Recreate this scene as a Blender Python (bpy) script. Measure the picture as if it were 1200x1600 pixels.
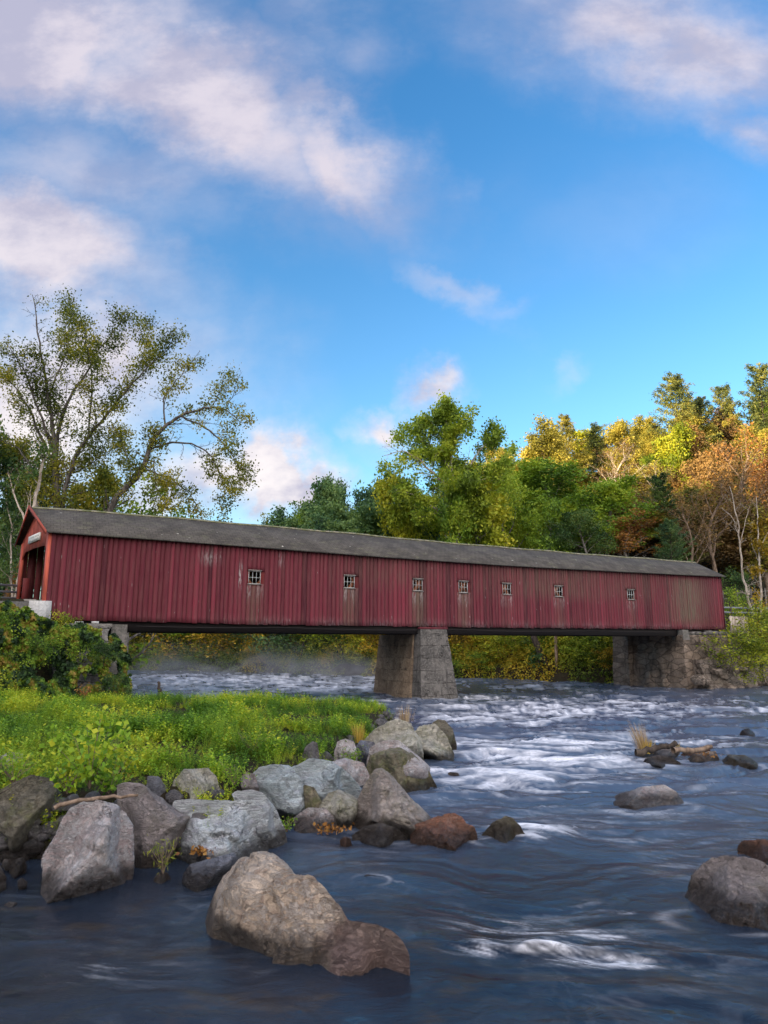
import bpy, math, random
import numpy as np
from mathutils import Vector, Matrix
R = math.radians
for o in list(bpy.data.objects): bpy.data.objects.remove(o)
C = bpy.context.scene.collection
S = bpy.context.scene
# ---------------------------------------------------------------- camera
FPX = 1067.0; PITCH = R(11.0); CAMZ = 3.5
cam = bpy.data.cameras.new('camera'); co = bpy.data.objects.new('camera', cam); C.objects.link(co)
cam.sensor_fit = 'VERTICAL'; cam.sensor_height = 36; cam.sensor_width = 27; cam.lens = 36*FPX/1600
cam.clip_start = .1; cam.clip_end = 6000
co.location = (0, 0, CAMZ); co.rotation_euler = (R(90)+PITCH, 0, 0); S.camera = co
# ---------------------------------------------------------------- light
SUN_E = R(9.0); SX, SY = -0.80, -0.60             # horizontal direction towards the sun
sun = bpy.data.lights.new('sun', 'SUN'); so = bpy.data.objects.new('sun', sun); C.objects.link(so)
sun.energy = 5.0; sun.angle = R(.5); sun.color = (1.0, .76, .45)
so.rotation_euler = Vector((SX*math.cos(SUN_E), SY*math.cos(SUN_E), math.sin(SUN_E))).to_track_quat('Z', 'Y').to_euler()
S.view_settings.view_transform = 'Standard'; S.view_settings.look = 'None'
S.view_settings.gamma = 1; S.view_settings.exposure = 1.5

class NT:
    """small helper for node trees"""
    def __init__(s, tree): s.t = tree; s.n = tree.nodes; s.l = tree.links
    def new(s, typ, **kw):
        n = s.n.new(typ)
        for k, v in kw.items(): setattr(n, k, v)
        return n
    def put(s, sock, v):
        if isinstance(v, bpy.types.NodeSocket): s.l.new(v, sock)
        elif v is not None:
            if hasattr(sock.default_value, '__len__') and not hasattr(v, '__len__'):
                v = [v]*len(sock.default_value)
            elif hasattr(sock.default_value, '__len__') and len(sock.default_value) == 4 and len(v) == 3: v = (*v, 1)
            sock.default_value = v
    def math(s, op, a, b=None, c=None, clamp=False):
        n = s.new('ShaderNodeMath', operation=op, use_clamp=clamp)
        for i, v in enumerate((a, b, c)):
            if v is not None: s.put(n.inputs[i], v)
        return n.outputs[0]
    def vm(s, op, a, b=None, c=None):
        n = s.new('ShaderNodeVectorMath', operation=op)
        for i, v in enumerate((a, b, c)):
            if v is not None: s.put(n.inputs[i], v)
        return n.outputs['Value'] if op in ('LENGTH', 'DOT_PRODUCT') else n.outputs[0]
    def mix(s, f, a, b, mode='MIX'):
        n = s.new('ShaderNodeMix', data_type='RGBA', blend_type=mode)
        s.put(n.inputs[0], f); s.put(n.inputs[6], a); s.put(n.inputs[7], b); return n.outputs[2]
    def noise(s, vec, scale, detail=4, rough=.55, dist=0, col=False, dim='3D'):
        n = s.new('ShaderNodeTexNoise', noise_dimensions=dim)
        s.put(n.inputs['Vector'], vec); s.put(n.inputs['Scale'], scale); s.put(n.inputs['Detail'], detail)
        s.put(n.inputs['Roughness'], rough); s.put(n.inputs['Distortion'], dist)
        return n.outputs[1] if col else n.outputs[0]
    def ss(s, v, a, b, o0=0, o1=1):
        n = s.new('ShaderNodeMapRange', interpolation_type='SMOOTHSTEP')
        s.put(n.inputs[0], v); s.put(n.inputs[1], a); s.put(n.inputs[2], b); s.put(n.inputs[3], o0); s.put(n.inputs[4], o1)
        return n.outputs[0]
    def ramp(s, v, pts):
        n = s.new('ShaderNodeValToRGB'); s.put(n.inputs[0], v); e = n.color_ramp.elements
        while len(e) < len(pts): e.new(.5)
        for i, (p, c) in enumerate(pts): e[i].position = p; e[i].color = (*c, 1)
        return n.outputs[0]
    def xyz(s, v):
        n = s.new('ShaderNodeSeparateXYZ'); s.put(n.inputs[0], v); return n.outputs
    def cxyz(s, x, y, z):
        n = s.new('ShaderNodeCombineXYZ'); s.put(n.inputs[0], x); s.put(n.inputs[1], y); s.put(n.inputs[2], z); return n.outputs[0]
    def attr(s, name):
        return s.new('ShaderNodeAttribute', attribute_name=name)

def ray(px, py):
    a = (px-600)/FPX; b = (800-py)/FPX
    return np.array([a, math.cos(PITCH)-b*math.sin(PITCH), math.sin(PITCH)+b*math.cos(PITCH)])
CP = np.array([0, 0, CAMZ])
def PZ(px, py, z):
    r = ray(px, py); return CP + r*((z-CAMZ)/r[2])
def PY(px, py, Y):
    r = ray(px, py); return CP + r*(Y/r[1])

# ---------------------------------------------------------------- sky
W = bpy.data.worlds.new('World'); S.world = W; W.use_nodes = True
w = NT(W.node_tree); w.n.clear()
sky = w.new('ShaderNodeTexSky', sky_type='NISHITA', sun_disc=False)
sky.sun_elevation = SUN_E; sky.sun_rotation = math.atan2(SX, SY)
sky.altitude = 200; sky.air_density = 1.0; sky.dust_density = .6; sky.ozone_density = 2.5
tc = w.new('ShaderNodeTexCoord').outputs['Generated']
d = w.xyz(tc)
front = w.ss(d[1], 0.02, .12)
ysafe = w.math('MAXIMUM', d[1], .05)
U = w.math('DIVIDE', d[0], ysafe); V = w.math('DIVIDE', d[2], ysafe)
uv0 = w.cxyz(U, V, 0)
wn = w.noise(uv0, 2.2, 7, .62, col=True)
wn2 = w.noise(uv0, 9, 5, .6, col=True)
warp = w.vm('ADD', w.vm('MULTIPLY', w.vm('SUBTRACT', wn, (.5, .5, .5)), (.42, .38, 0)),
            w.vm('MULTIPLY', w.vm('SUBTRACT', wn2, (.5, .5, .5)), (.07, .07, 0)))
uv = w.vm('ADD', uv0, warp)
# cloud banks: centre in the photo, radii, tilt (deg), strength
BL = [(60, 40, 320, 200, 10, 1.2), (300, 150, 370, 150, -33, 1.05), (530, 240, 220, 95, -38, .95), (120, 270, 360, 150, 5, .62),
      (-10, 400, 290, 150, -15, 1.1), (170, 420, 240, 90, -25, .62), (610, 320, 60, 60, 0, .3), (490, 60, 150, 110, 20, .5),
      (1060, 50, 430, 160, -12, .95), (1170, 190, 150, 70, -20, .75), (820, 20, 160, 50, -10, .5), (720, 455, 120, 34, -35, .52),
      (810, 495, 50, 26, 10, .4), (590, 660, 66, 38, -20, .95), (690, 628, 56, 34, 10, .9), (640, 690, 120, 45, 0, .35),
      (420, 735, 100, 80, -35, 1.25), (340, 760, 170, 80, 0, .95), (80, 620, 300, 180, 0, 1.1), (880, 600, 40, 26, 20, .35), (-250, 700, 300, 260, 0, .9),
      (1500, 350, 260, 120, 0, .8), (960, 340, 260, 130, 0, .16)]
dens = None
for (px, py, rx, ry, tilt, st) in BL:
    r = ray(px, py); u0, v0 = r[0]/r[1], r[2]/r[1]
    ex, ey = rx/1060, ry/1060; t = R(tilt)
    q = w.vm('SUBTRACT', uv, (u0, v0, 0))
    a = w.vm('DOT_PRODUCT', q, (math.cos(t)/ex, math.sin(t)/ex, 0)); b = w.vm('DOT_PRODUCT', q, (-math.sin(t)/ey, math.cos(t)/ey, 0))
    g = w.math('MULTIPLY', w.ss(w.vm('LENGTH', w.cxyz(a, b, 0)), 1.65, 0), st)
    dens = g if dens is None else w.math('MAXIMUM', dens, g)
uvs = w.vm('MULTIPLY', uv0, (1, 1.5, 1))
n1 = w.noise(uvs, 3.2, 9, .58, .25)
n2 = w.noise(w.vm('ADD', uvs, (5, 3, 0)), 7, 8, .6, .3)
tex = w.math('ADD', w.math('MULTIPLY', n1, .65), w.math('MULTIPLY', n2, .35))
cl = w.math('MULTIPLY', w.math('MULTIPLY', dens, w.ss(w.math('ADD', tex, w.math('MULTIPLY', dens, .45)), .38, 1.05)), 1.15, clamp=True)
cl = w.math('MAXIMUM', cl, w.math('MULTIPLY', w.math('MULTIPLY', w.math('POWER', dens, 1.15), .84), w.ss(n1, .22, .6)))
backn = w.ss(w.noise(tc, 2.2, 7, .6, .3), .36, .6, .1, .95)  # cloud cover behind the camera, spread wide as fill light
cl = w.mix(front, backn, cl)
tint = w.mix(w.ss(d[2], .0, .75), (1.0, 1.18, 1.16), (.45, .93, 1.17))
skyc = w.mix(1.0, sky.outputs[0], tint, 'MULTIPLY')
csh = w.noise(w.vm('ADD', uvs, (1, 8, 0)), 4.5, 6, .6)
lowc = w.ss(d[2], .10, .62)
cb = w.mix(w.ss(csh, .38, .62), (1.5, 1.5, 1.98), (2.25, 2.1, 2.4))
cw = w.mix(lowc, (3.3, 3.1, 3.05), cb)
cloudc = w.mix(w.ss(csh, .3, .6), cb, cw)
back_fill = (10.5, 9.4, 8.9)          # unseen cloud behind the camera, added extra bright to fill the shade
cloudc = w.mix(w.ss(d[1], .1, -.25), cloudc, back_fill)
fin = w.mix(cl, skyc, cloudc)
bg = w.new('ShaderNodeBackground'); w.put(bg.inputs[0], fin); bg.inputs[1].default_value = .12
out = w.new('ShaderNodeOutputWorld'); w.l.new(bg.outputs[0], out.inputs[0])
W.cycles.sampling_method = 'MANUAL'; W.cycles.sample_map_resolution = 512

# ---------------------------------------------------------------- helpers
def tag(o, label=None, cat=None, group=None, kind=None):
    if label: o['label'] = label
    if cat: o['category'] = cat
    if group: o['group'] = group
    if kind: o['kind'] = kind
    return o
def empty(name, loc=(0, 0, 0), rz=0, **kw):
    o = bpy.data.objects.new(name, None); C.objects.link(o); o.location = loc; o.rotation_euler = (0, 0, rz)
    o.empty_display_size = .3
    return tag(o, **kw)
def mesh_np(name, V, F, mat=None, parent=None, tint=None, attrs=None, smooth=False, link=True, matidx=None):
    """V (n,3), F (m,k) with constant k or list of such arrays"""
    V = np.asarray(V, np.float32).reshape(-1, 3)
    Fs = F if isinstance(F, list) and isinstance(F[0], np.ndarray) and F[0].ndim == 2 else [F]
    Fs = [np.asarray(f, np.int32) for f in Fs if len(f)]
    me = bpy.data.meshes.new(name)
    nl = sum(f.size for f in Fs); nf = sum(len(f) for f in Fs)
    me.vertices.add(len(V)); me.vertices.foreach_set('co', V.ravel())
    me.loops.add(nl); me.loops.foreach_set('vertex_index', np.concatenate([f.ravel() for f in Fs]))
    tot = np.concatenate([np.full(len(f), f.shape[1], np.int32) for f in Fs])
    st = np.concatenate([[0], np.cumsum(tot)[:-1]]).astype(np.int32)
    me.polygons.add(nf); me.polygons.foreach_set('loop_start', st); me.polygons.foreach_set('loop_total', tot)
    if smooth: me.polygons.foreach_set('use_smooth', np.ones(nf, bool))
    if matidx is not None: me.polygons.foreach_set('material_index', np.asarray(matidx, np.int32))
    if tint is not None:
        ca = me.color_attributes.new('tint', 'FLOAT_COLOR', 'POINT')
        t = np.ones((len(V), 4), np.float32); t[:, :tint.shape[1]] = tint; ca.data.foreach_set('color', t.ravel())
    for k, a in (attrs or {}).items():
        at = me.attributes.new(k, 'FLOAT', 'POINT'); at.data.foreach_set('value', np.asarray(a, np.float32))
    me.update(calc_edges=True); me.validate()
    for m in (mat if isinstance(mat, (list, tuple)) else [mat]):
        if m: me.materials.append(m)
    if not link: return me
    o = bpy.data.objects.new(name, me); C.objects.link(o)
    if parent: o.parent = parent
    return o
class MB:
    """collects boxes, prisms, tubes"""
    def __init__(s): s.v = []; s.q = []; s.t = []; s.n = 0; s.r = []
    def add(s, V, Q=(), T=(), rnd=None):
        V = np.asarray(V, float).reshape(-1, 3); s.v.append(V)
        if len(Q): s.q.append(np.asarray(Q)+s.n)
        if len(T): s.t.append(np.asarray(T)+s.n)
        s.n += len(V); s.r.append(np.full(len(V), random.random() if rnd is None else rnd)); return s
    def box(s, x0, x1, y0, y1, z0, z1, rnd=None):
        V = [(x, y, z) for z in (z0, z1) for y in (y0, y1) for x in (x0, x1)]
        return s.add(V, [(0, 2, 3, 1), (4, 5, 7, 6), (0, 1, 5, 4), (2, 6, 7, 3), (0, 4, 6, 2), (1, 3, 7, 5)], rnd=rnd)
    def hexa(s, V, rnd=None):   # 8 points, bottom loop then top loop
        return s.add(V, [(3, 2, 1, 0), (4, 5, 6, 7), (0, 1, 5, 4), (1, 2, 6, 5), (2, 3, 7, 6), (3, 0, 4, 7)], rnd=rnd)
    def bar(s, a, b, wd, ht, rnd=None):
        a = np.array(a, float); b = np.array(b, float); d = b-a; d /= np.linalg.norm(d)
        up = np.array([0, 0, 1.]) if abs(d[2]) < .95 else np.array([1., 0, 0])
        sx = np.cross(d, up); sx /= np.linalg.norm(sx); uz = np.cross(sx, d)
        c = [(-1, -1), (1, -1), (1, 1), (-1, 1)]
        V = [p+sx*i*wd/2+uz*j*ht/2 for p in (a, b) for i, j in c]
        return s.add(V, [(0, 1, 2, 3), (7, 6, 5, 4), (0, 4, 5, 1), (1, 5, 6, 2), (2, 6, 7, 3), (3, 7, 4, 0)], rnd=rnd)
    def tube(s, P, rad, k=6, rnd=None):
        V, Q = tube_np(np.asarray(P, float), np.asarray(rad, float), k); return s.add(V, Q, rnd=rnd)
    def build(s, name, mat, parent=None, smooth=False, **kw):
        V = np.concatenate(s.v); F = []
        if s.q: F.append(np.concatenate(s.q))
        if s.t: F.append(np.concatenate(s.t))
        r = np.concatenate(s.r)
        return mesh_np(name, V, F, mat, parent, tint=np.stack([r, r, r], 1), smooth=smooth, **kw)
def tube_np(P, rad, k=6):
    n = len(P); rad = np.broadcast_to(rad, (n,))
    T = np.gradient(P, axis=0); T /= np.linalg.norm(T, axis=1)[:, None]+1e-9
    ref = np.array([.31, .95, .05]) if abs(T[0][1]) < .8 else np.array([.95, .2, .1])
    A = np.cross(T, ref); A /= np.linalg.norm(A, axis=1)[:, None]+1e-9; B = np.cross(T, A)
    th = np.arange(k)*2*math.pi/k
    V = P[:, None]+rad[:, None, None]*(np.cos(th)[None, :, None]*A[:, None]+np.sin(th)[None, :, None]*B[:, None])
    i = np.arange(n-1)[:, None]*k; j = np.arange(k)[None]; j2 = (j+1) % k
    Q = np.stack([i+j, i+j2, i+k+j2, i+k+j], -1).reshape(-1, 4)
    return V.reshape(-1, 3), Q
def sm(x, a, b):
    t = np.clip((x-a)/(b-a), 0, 1); return t*t*(3-2*t)
def _h(ix, iy, iz, seed):
    h = (ix*374761393+iy*668265263+iz*2147483647+seed*974634777) & 0xffffffff
    h = ((h ^ (h >> 13))*1274126177) & 0xffffffff
    h = ((h ^ (h >> 16))*2246822519) & 0xffffffff
    return ((h ^ (h >> 15)) & 0xffffff)/float(0xffffff)
def vnoise(P, seed=0):
    P = np.asarray(P, float); i = np.floor(P).astype(np.int64); f = P-i; f = f*f*f*(f*(f*6-15)+10)
    r = 0
    for a in (0, 1):
        for b in (0, 1):
            for c in (0, 1):
                wgt = (f[:, 0] if a else 1-f[:, 0])*(f[:, 1] if b else 1-f[:, 1])*(f[:, 2] if c else 1-f[:, 2])
                r = r+wgt*_h(i[:, 0]+a, i[:, 1]+b, i[:, 2]+c, seed)
    return r
def fbm(P, seed=0, oct=4, gain=.5):
    P = np.asarray(P, float); a = 1; s = 0; t = 0
    for o in range(oct):
        s = s+a*vnoise(P*2**o+o*17.3, seed+o); t += a; a *= gain
    return s/t
def xy3(x, y, z=0.): return np.stack([x, y, np.zeros_like(x)+z], -1)
def poly_sd(x, y, poly):
    """signed distance, positive inside"""
    poly = np.asarray(poly); d = np.full(x.shape, 1e9); ins = np.zeros(x.shape, bool)
    for i in range(len(poly)):
        a = poly[i]; b = poly[(i+1) % len(poly)]; e = b-a
        wx = x-a[0]; wy = y-a[1]; t = np.clip((wx*e[0]+wy*e[1])/(e@e), 0, 1)
        d = np.minimum(d, np.hypot(wx-t*e[0], wy-t*e[1]))
        c = (a[1] > y) != (b[1] > y)
        with np.errstate(all='ignore'): xi = (b[0]-a[0])*(y-a[1])/(b[1]-a[1])+a[0]
        ins ^= c & (x < xi)
    return np.where(ins, d, -d)

def material(name, rough=.8, spec=.3):
    m = bpy.data.materials.new(name); m.use_nodes = True; t = NT(m.node_tree); p = t.n['Principled BSDF']
    p.inputs['Roughness'].default_value = rough; p.inputs['Specular IOR Level'].default_value = spec
    return m, t, p
def bump(t, p, h, strength=.5, dist=.05):
    b = t.new('ShaderNodeBump'); b.inputs['Strength'].default_value = strength; b.inputs['Distance'].default_value = dist
    t.put(b.inputs['Height'], h); t.l.new(b.outputs[0], p.inputs['Normal']); return b
def obj_co(t): return t.new('ShaderNodeTexCoord').outputs['Object']

# ---------------------------------------------------------------- materials
def leaf_mat(name, cols, trans=.28, rough=.6):
    """cols: colours from dark clump to light clump; leaf-to-leaf variation on top"""
    m, t, p = material(name, rough, .25)
    a = t.attr('tint'); s_ = t.xyz(a.outputs['Color'])
    oi = t.new('ShaderNodeObjectInfo').outputs['Random']
    f = t.math('ADD', t.math('ADD', t.math('MULTIPLY', s_[1], .62), t.math('MULTIPLY', s_[0], .38)), t.math('MULTIPLY', t.math('SUBTRACT', oi, .5), .16))
    n = len(cols); c = t.ramp(f, [(.12+.76*i/(n-1), cols[i]) for i in range(n)])
    p.inputs['Roughness'].default_value = rough
    t.put(p.inputs['Base Color'], c)
    tr = t.new('ShaderNodeBsdfTranslucent'); t.put(tr.inputs[0], t.mix(1, c, (1.25, 1.2, .7), 'MULTIPLY'))
    mx = t.new('ShaderNodeMixShader'); mx.inputs[0].default_value = trans
    t.l.new(p.outputs[0], mx.inputs[1]); t.l.new(tr.outputs[0], mx.inputs[2]); t.l.new(mx.outputs[0], t.n['Material Output'].inputs[0])
    return m
def bark_mat(name, c1, c2, scale=6):
    m, t, p = material(name, .9, .15); o = obj_co(t)
    v = t.vm('MULTIPLY', o, (1, 1, .25)); n = t.noise(v, scale, 5, .65)
    t.put(p.inputs['Base Color'], t.mix(t.ss(n, .35, .65), c1, c2)); bump(t, p, n, .6, .05); return m
LG = leaf_mat('leaves_green', [(.06, .12, .02), (.13, .235, .028), (.23, .35, .035), (.38, .46, .045)], .35)
LGD = leaf_mat('leaves_dark_green', [(.024, .055, .02), (.045, .10, .03), (.08, .15, .035), (.16, .21, .045)])
LGB = leaf_mat('leaves_blue_green', [(.035, .08, .045), (.065, .14, .06), (.11, .20, .07), (.18, .27, .08)])  # on the distant clump the bluish colour stands in for haze
LYG = leaf_mat('leaves_yellow_green', [(.08, .13, .012), (.19, .25, .018), (.33, .37, .028), (.48, .45, .035)])
LY = leaf_mat('leaves_yellow', [(.13, .09, .008), (.30, .20, .012), (.46, .30, .02), (.55, .40, .04)])
LO = leaf_mat('leaves_orange', [(.12, .055, .02), (.24, .11, .032), (.36, .17, .045), (.42, .24, .07)])
LR = leaf_mat('leaves_russet', [(.10, .065, .03), (.18, .115, .045), (.27, .165, .06), (.34, .22, .08)])
LGO = leaf_mat('leaves_golden_olive', [(.10, .10, .02), (.20, .19, .03), (.34, .30, .045), (.46, .39, .075)])
LP = leaf_mat('pine_needles', [(.045, .07, .022), (.095, .125, .034), (.18, .20, .045), (.28, .27, .06)], .12)
LSY = leaf_mat('leaves_sycamore', [(.08, .13, .02), (.17, .25, .03), (.29, .39, .04), (.44, .49, .055)], .4)
LC = leaf_mat('leaves_olive', [(.06, .085, .014), (.14, .165, .022), (.25, .25, .028), (.38, .31, .035)], .45)
BK_G = bark_mat('bark_grey', (.09, .08, .07), (.26, .235, .21))
BK_D = bark_mat('bark_dark', (.035, .028, .024), (.10, .08, .065))
BK_P = bark_mat('bark_pale', (.24, .19, .15), (.55, .48, .40))
BK_T = bark_mat('bark_tan', (.12, .085, .06), (.30, .22, .16))
def stone_mat(name, c1, c2, c3, bscale=1.2, course=True):
    m, t, p = material(name, .88, .25); o = obj_co(t)
    n = t.noise(o, 1.4, 6, .62, .3); n2 = t.noise(o, 9, 5, .65)
    c = t.mix(t.ss(n, .38, .62), c1, c2); c = t.mix(t.ss(n2, .45, .75), c, c3)
    st = t.ss(t.noise(t.vm('MULTIPLY', o, (2.5, 2.5, .35)), 1.1, 5, .6), .52, .72)
    c = t.mix(t.math('MULTIPLY', st, .65), c, tuple(x*.28 for x in c1))
    h = n2
    if course:
        br = t.new('ShaderNodeTexVoronoi', feature='DISTANCE_TO_EDGE'); wv = t.vm('ADD', t.vm('MULTIPLY', o, (1.1, 1.1, 2.6)), t.vm('MULTIPLY', t.noise(o, 2, 3, col=True), (.5, .5, .5)))
        t.put(br.inputs['Vector'], wv); br.inputs['Scale'].default_value = bscale
        j = t.ss(t.math('ADD', br.outputs[0], t.math('MULTIPLY', t.math('SUBTRACT', n2, .5), .10)), 0, .07); c = t.mix(t.math('MULTIPLY', t.math('SUBTRACT', 1, j), .7), c, tuple(x*.38 for x in c1))
        cell = t.new('ShaderNodeTexVoronoi', feature='F1'); t.put(cell.inputs['Vector'], wv); cell.inputs['Scale'].default_value = bscale; c = t.mix(.55, c, t.mix(1, c, t.ramp(t.xyz(cell.outputs['Color'])[0], [(0, (.5, .48, .46)), (.5, (1, 1, 1)), (1, (1.6, 1.55, 1.45))]), 'MULTIPLY'))
        h = t.math('ADD', t.math('MULTIPLY', j, .8), n2)
    t.put(p.inputs['Base Color'], c); bump(t, p, h, .9, .08); return m
STONE_B = stone_mat('stone_brown', (.15, .115, .088), (.235, .185, .145), (.11, .095, .08), .8)
STONE_G = stone_mat('stone_grey', (.13, .125, .12), (.22, .21, .20), (.30, .29, .28), .8)
CONC = stone_mat('concrete_pale', (.42, .42, .42), (.52, .52, .51), (.34, .34, .33), 1, False)
CONC_D = stone_mat('concrete_weathered', (.13, .125, .11), (.20, .185, .17), (.09, .085, .08), 1, False)
STONE_L = stone_mat('stone_tumbled', (.13, .105, .085), (.215, .175, .145), (.30, .265, .23), 1.0)
# ---------------------------------------------------------------- terrain
SH_X = [-600, -120, -60, -33, -17, -.7, 8, 16, 21.9, 24.6, 37, 60, 120, 600]
SH_Y = [400, 150, 112, 98, 90, 79, 75.5, 69, 64, 59.5, 69.5, 84, 102, 240]
_bank_px = [(-420, 1320, .4), (0, 1308, .4), (90, 1300, .4), (205, 1288, .45), (265, 1268, .7), (340, 1262, .9), (385, 1222, .9), (440, 1205, .9), (480, 1193, .9), (520, 1183, .8),
            (565, 1168, .7), (600, 1138, .7), (622, 1122, .4), (600, 1113, .3), (500, 1109, .4), (400, 1106, .5), (300, 1101, .6), (215, 1097, .6)]
BANK = [tuple(PZ(a, b, c)[:2]) for a, b, c in _bank_px] + [(-12.2, 33.5), (-12.2, 36.5), (-60, 36.5), (-60, 12)]
BANK = np.array(BANK)
U_ = np.array([math.cos(R(27.4)), math.sin(R(27.4))]); N_ = np.array([-U_[1], U_[0]]); B0 = np.array([-17.3, 36.0])
def bank_sd(x, y): return poly_sd(x, y, BANK)
def ground_z(x, y):
    x = np.asarray(x, float); y = np.asarray(y, float)
    nz = fbm(xy3(x*.25, y*.25), 3, 4)-.5; nf = fbm(xy3(x*1.3, y*1.3), 9, 3)-.5
    z = np.full(x.shape, -1.5)+nf*.2
    # far bank and hillside
    s = (y-np.interp(x, SH_X, SH_Y))*.8; a = x/np.maximum(y, 1)
    k = np.interp(a, [-.6, -.1, 0, .18, .35, .55, .9], [.08, .12, .19, .44, .68, .80, .80])
    far = sm(s, -1.0, 1.5)*2.6+k*np.clip(s-1, 0, 75)+.12*k*np.clip(s-76, 0, 200)+nz*2.5*sm(s, 1, 10)
    z = np.where(s > -1, -1.5+far, z)
    # land on the left beyond the bridge
    s2 = (np.interp(y, [34, 36, 60, 90, 130, 300], [-12.9, -13.5, -25, -39, -60, -200])-x)
    lf = -1.5+sm(s2, 0, 2.5)*6.6+nz*.8*sm(s2, 2, 6)
    rn0 = (x-B0[0])*N_[0]+(y-B0[1])*N_[1]
    z = np.where((rn0 > .9) & (s2 > 0), np.maximum(z, lf), z)
    # near bank
    sd = bank_sd(x, y)
    nb = -1.5+sm(sd, -.9, .7)*2.35+sm(sd, .6, 5)*.35+nf*.12+nz*.25
    lx = sm(-x-.12*(y-20), 10, 26)
    nb = nb+lx*sm(sd, .5, 3)*.8
    z = np.where(sd > -.9, np.maximum(z, nb), z)
    # road embankment on the left
    rt = (x-B0[0])*U_[0]+(y-B0[1])*U_[1]; rn = (x-B0[0])*N_[0]+(y-B0[1])*N_[1]
    em = sm(-rt, -.3, .0)*np.where(rn >= -.35, 1-sm(rn, 5.5, 9), .80*(1-sm(-rn, .35, 4.2)))*np.where(rn >= 0, 1, np.where(rn > -.35, .80, 1))
    z = np.where(rt < .3, np.maximum(z, em*7.1-1.28), z)
    # bank the camera stands on, and the wooded ridge across the valley towards the sunrise
    z = np.where(y < 2.0, np.maximum(z, -1.5+3.2*sm(-y, -2.5, 1.0)*sm(np.abs(x), -1, 0)), z)
    ds = x*SX+y*SY; cr = x*(-SY)+y*SX
    ridge = 105*sm(ds, 170, 350)*(1-.3*sm(ds, 400, 700))*(1-sm(np.abs(cr), 700, 1100))*(.97+.10*(fbm(xy3(x*.02, y*.02), 31, 3)-.5))
    z = np.where(ds > 150, np.maximum(z, ridge-1.0), z)
    return z
def ax(lo, hi, step, far, n):
    g = np.geomspace(step, far, n); g = np.cumsum(g/g.sum()*far)
    return np.concatenate([lo-g[::-1], np.arange(lo, hi, step), hi+g])
gx = ax(-42, 62, .32, 1300, 50); gy = ax(-3, 108, .32, 1300, 50)
X, Y = np.meshgrid(gx, gy); Z = ground_z(X.ravel(), Y.ravel())
nx, ny = len(gx), len(gy)
def grid_faces(nx, ny):
    i = (np.arange(ny-1)[:, None]*nx+np.arange(nx-1)[None]).ravel()
    return np.stack([i, i+1, i+nx+1, i+nx], 1)
m, t, p = material('soil_and_leaf_litter', .95, .1); o = obj_co(t)
n = t.noise(o, .6, 6, .65); n2 = t.noise(o, 8, 5, .7)
c = t.mix(t.ss(n, .4, .6), (.028, .022, .015), (.034, .032, .018)); c = t.mix(t.ss(n2, .58, .72), c, (.085, .055, .03))
c = t.mix(t.ss(n2, .3, .42, 1, 0), c, (.018, .014, .010))
t.put(p.inputs['Base Color'], c); bump(t, p, n2, .8, .12)
g = mesh_np('ground', np.stack([X.ravel(), Y.ravel(), Z], 1), grid_faces(nx, ny), m, smooth=True); tag(g, kind='structure')

# ---------------------------------------------------------------- rocks
def ico(level, _c={}):
    if level in _c: return _c[level]
    import bmesh
    bm = bmesh.new(); bmesh.ops.create_icosphere(bm, subdivisions=level, radius=1)
    V = np.array([v.co[:] for v in bm.verts]); F = np.array([[v.index for v in f.verts] for f in bm.faces]); bm.free()
    _c[level] = (V, F); return V, F
def rock_mat(name, c1, c2, c3, vein=(.5, .5, .5), veins=.4, moss=0, sc=1.0, wet=True, stretch=(1, 1, 1)):
    m, t, p = material(name, .82, .3); o = obj_co(t); o = t.vm('MULTIPLY', o, stretch)
    n = t.noise(o, 1.6*sc, 7, .62, .6); n2 = t.noise(o, 7*sc, 7, .7, .3); n3 = t.noise(o, 38*sc, 4, .7)
    c = t.mix(t.ss(n, .36, .64), c1, c2); c = t.mix(t.ss(n2, .46, .66), c, c3)
    vn = t.noise(t.vm('MULTIPLY', o, (1.2, 1.2, 3.2)), 2.2*sc, 9, .68, 1.4)
    ve = t.math('SUBTRACT', 1, t.ss(t.math('ABSOLUTE', t.math('SUBTRACT', vn, .5)), 0, .05))
    c = t.mix(t.math('MULTIPLY', ve, veins), c, vein)
    c = t.mix(t.ss(n3, .5, .8, 0, .55), c, tuple(x*.35 for x in c1)); c = t.mix(t.ss(n3, .2, .42, .35, 0), c, tuple(min(.8, x*1.5) for x in c3))
    ck = t.math('SUBTRACT', 1, t.ss(t.math('ABSOLUTE', t.math('SUBTRACT', t.noise(o, 2.1*sc, 8, .6, .9), .47)), 0, .012))
    c = t.mix(t.math('MULTIPLY', ck, t.ss(n, .45, .6, 0, .7)), c, (.02, .018, .016))
    if moss:
        c = t.mix(t.math('MULTIPLY', t.ss(t.noise(o, 2.6*sc, 6, .7), .48, .62), moss), c, (.13, .14, .045))
    if wet:
        gz = t.xyz(t.new('ShaderNodeNewGeometry').outputs['Position'])[2]
        wz = t.ss(t.math('ADD', gz, t.math('MULTIPLY', n2, -.20)), .26, .04)
        c = t.mix(t.math('MULTIPLY', wz, .86), c, (.022, .016, .012)); t.put(p.inputs['Roughness'], t.mix(wz, .82, .3))
    t.put(p.inputs['Base Color'], c)
    h = t.math('ADD', t.math('ADD', t.math('MULTIPLY', n2, .8), t.math('MULTIPLY', n3, .22)), t.math('MULTIPLY', ck, -.35))
    h = t.math('ADD', h, t.math('MULTIPLY', ve, -.15)); bump(t, p, h, 1.0, .13)
    return m
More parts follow.
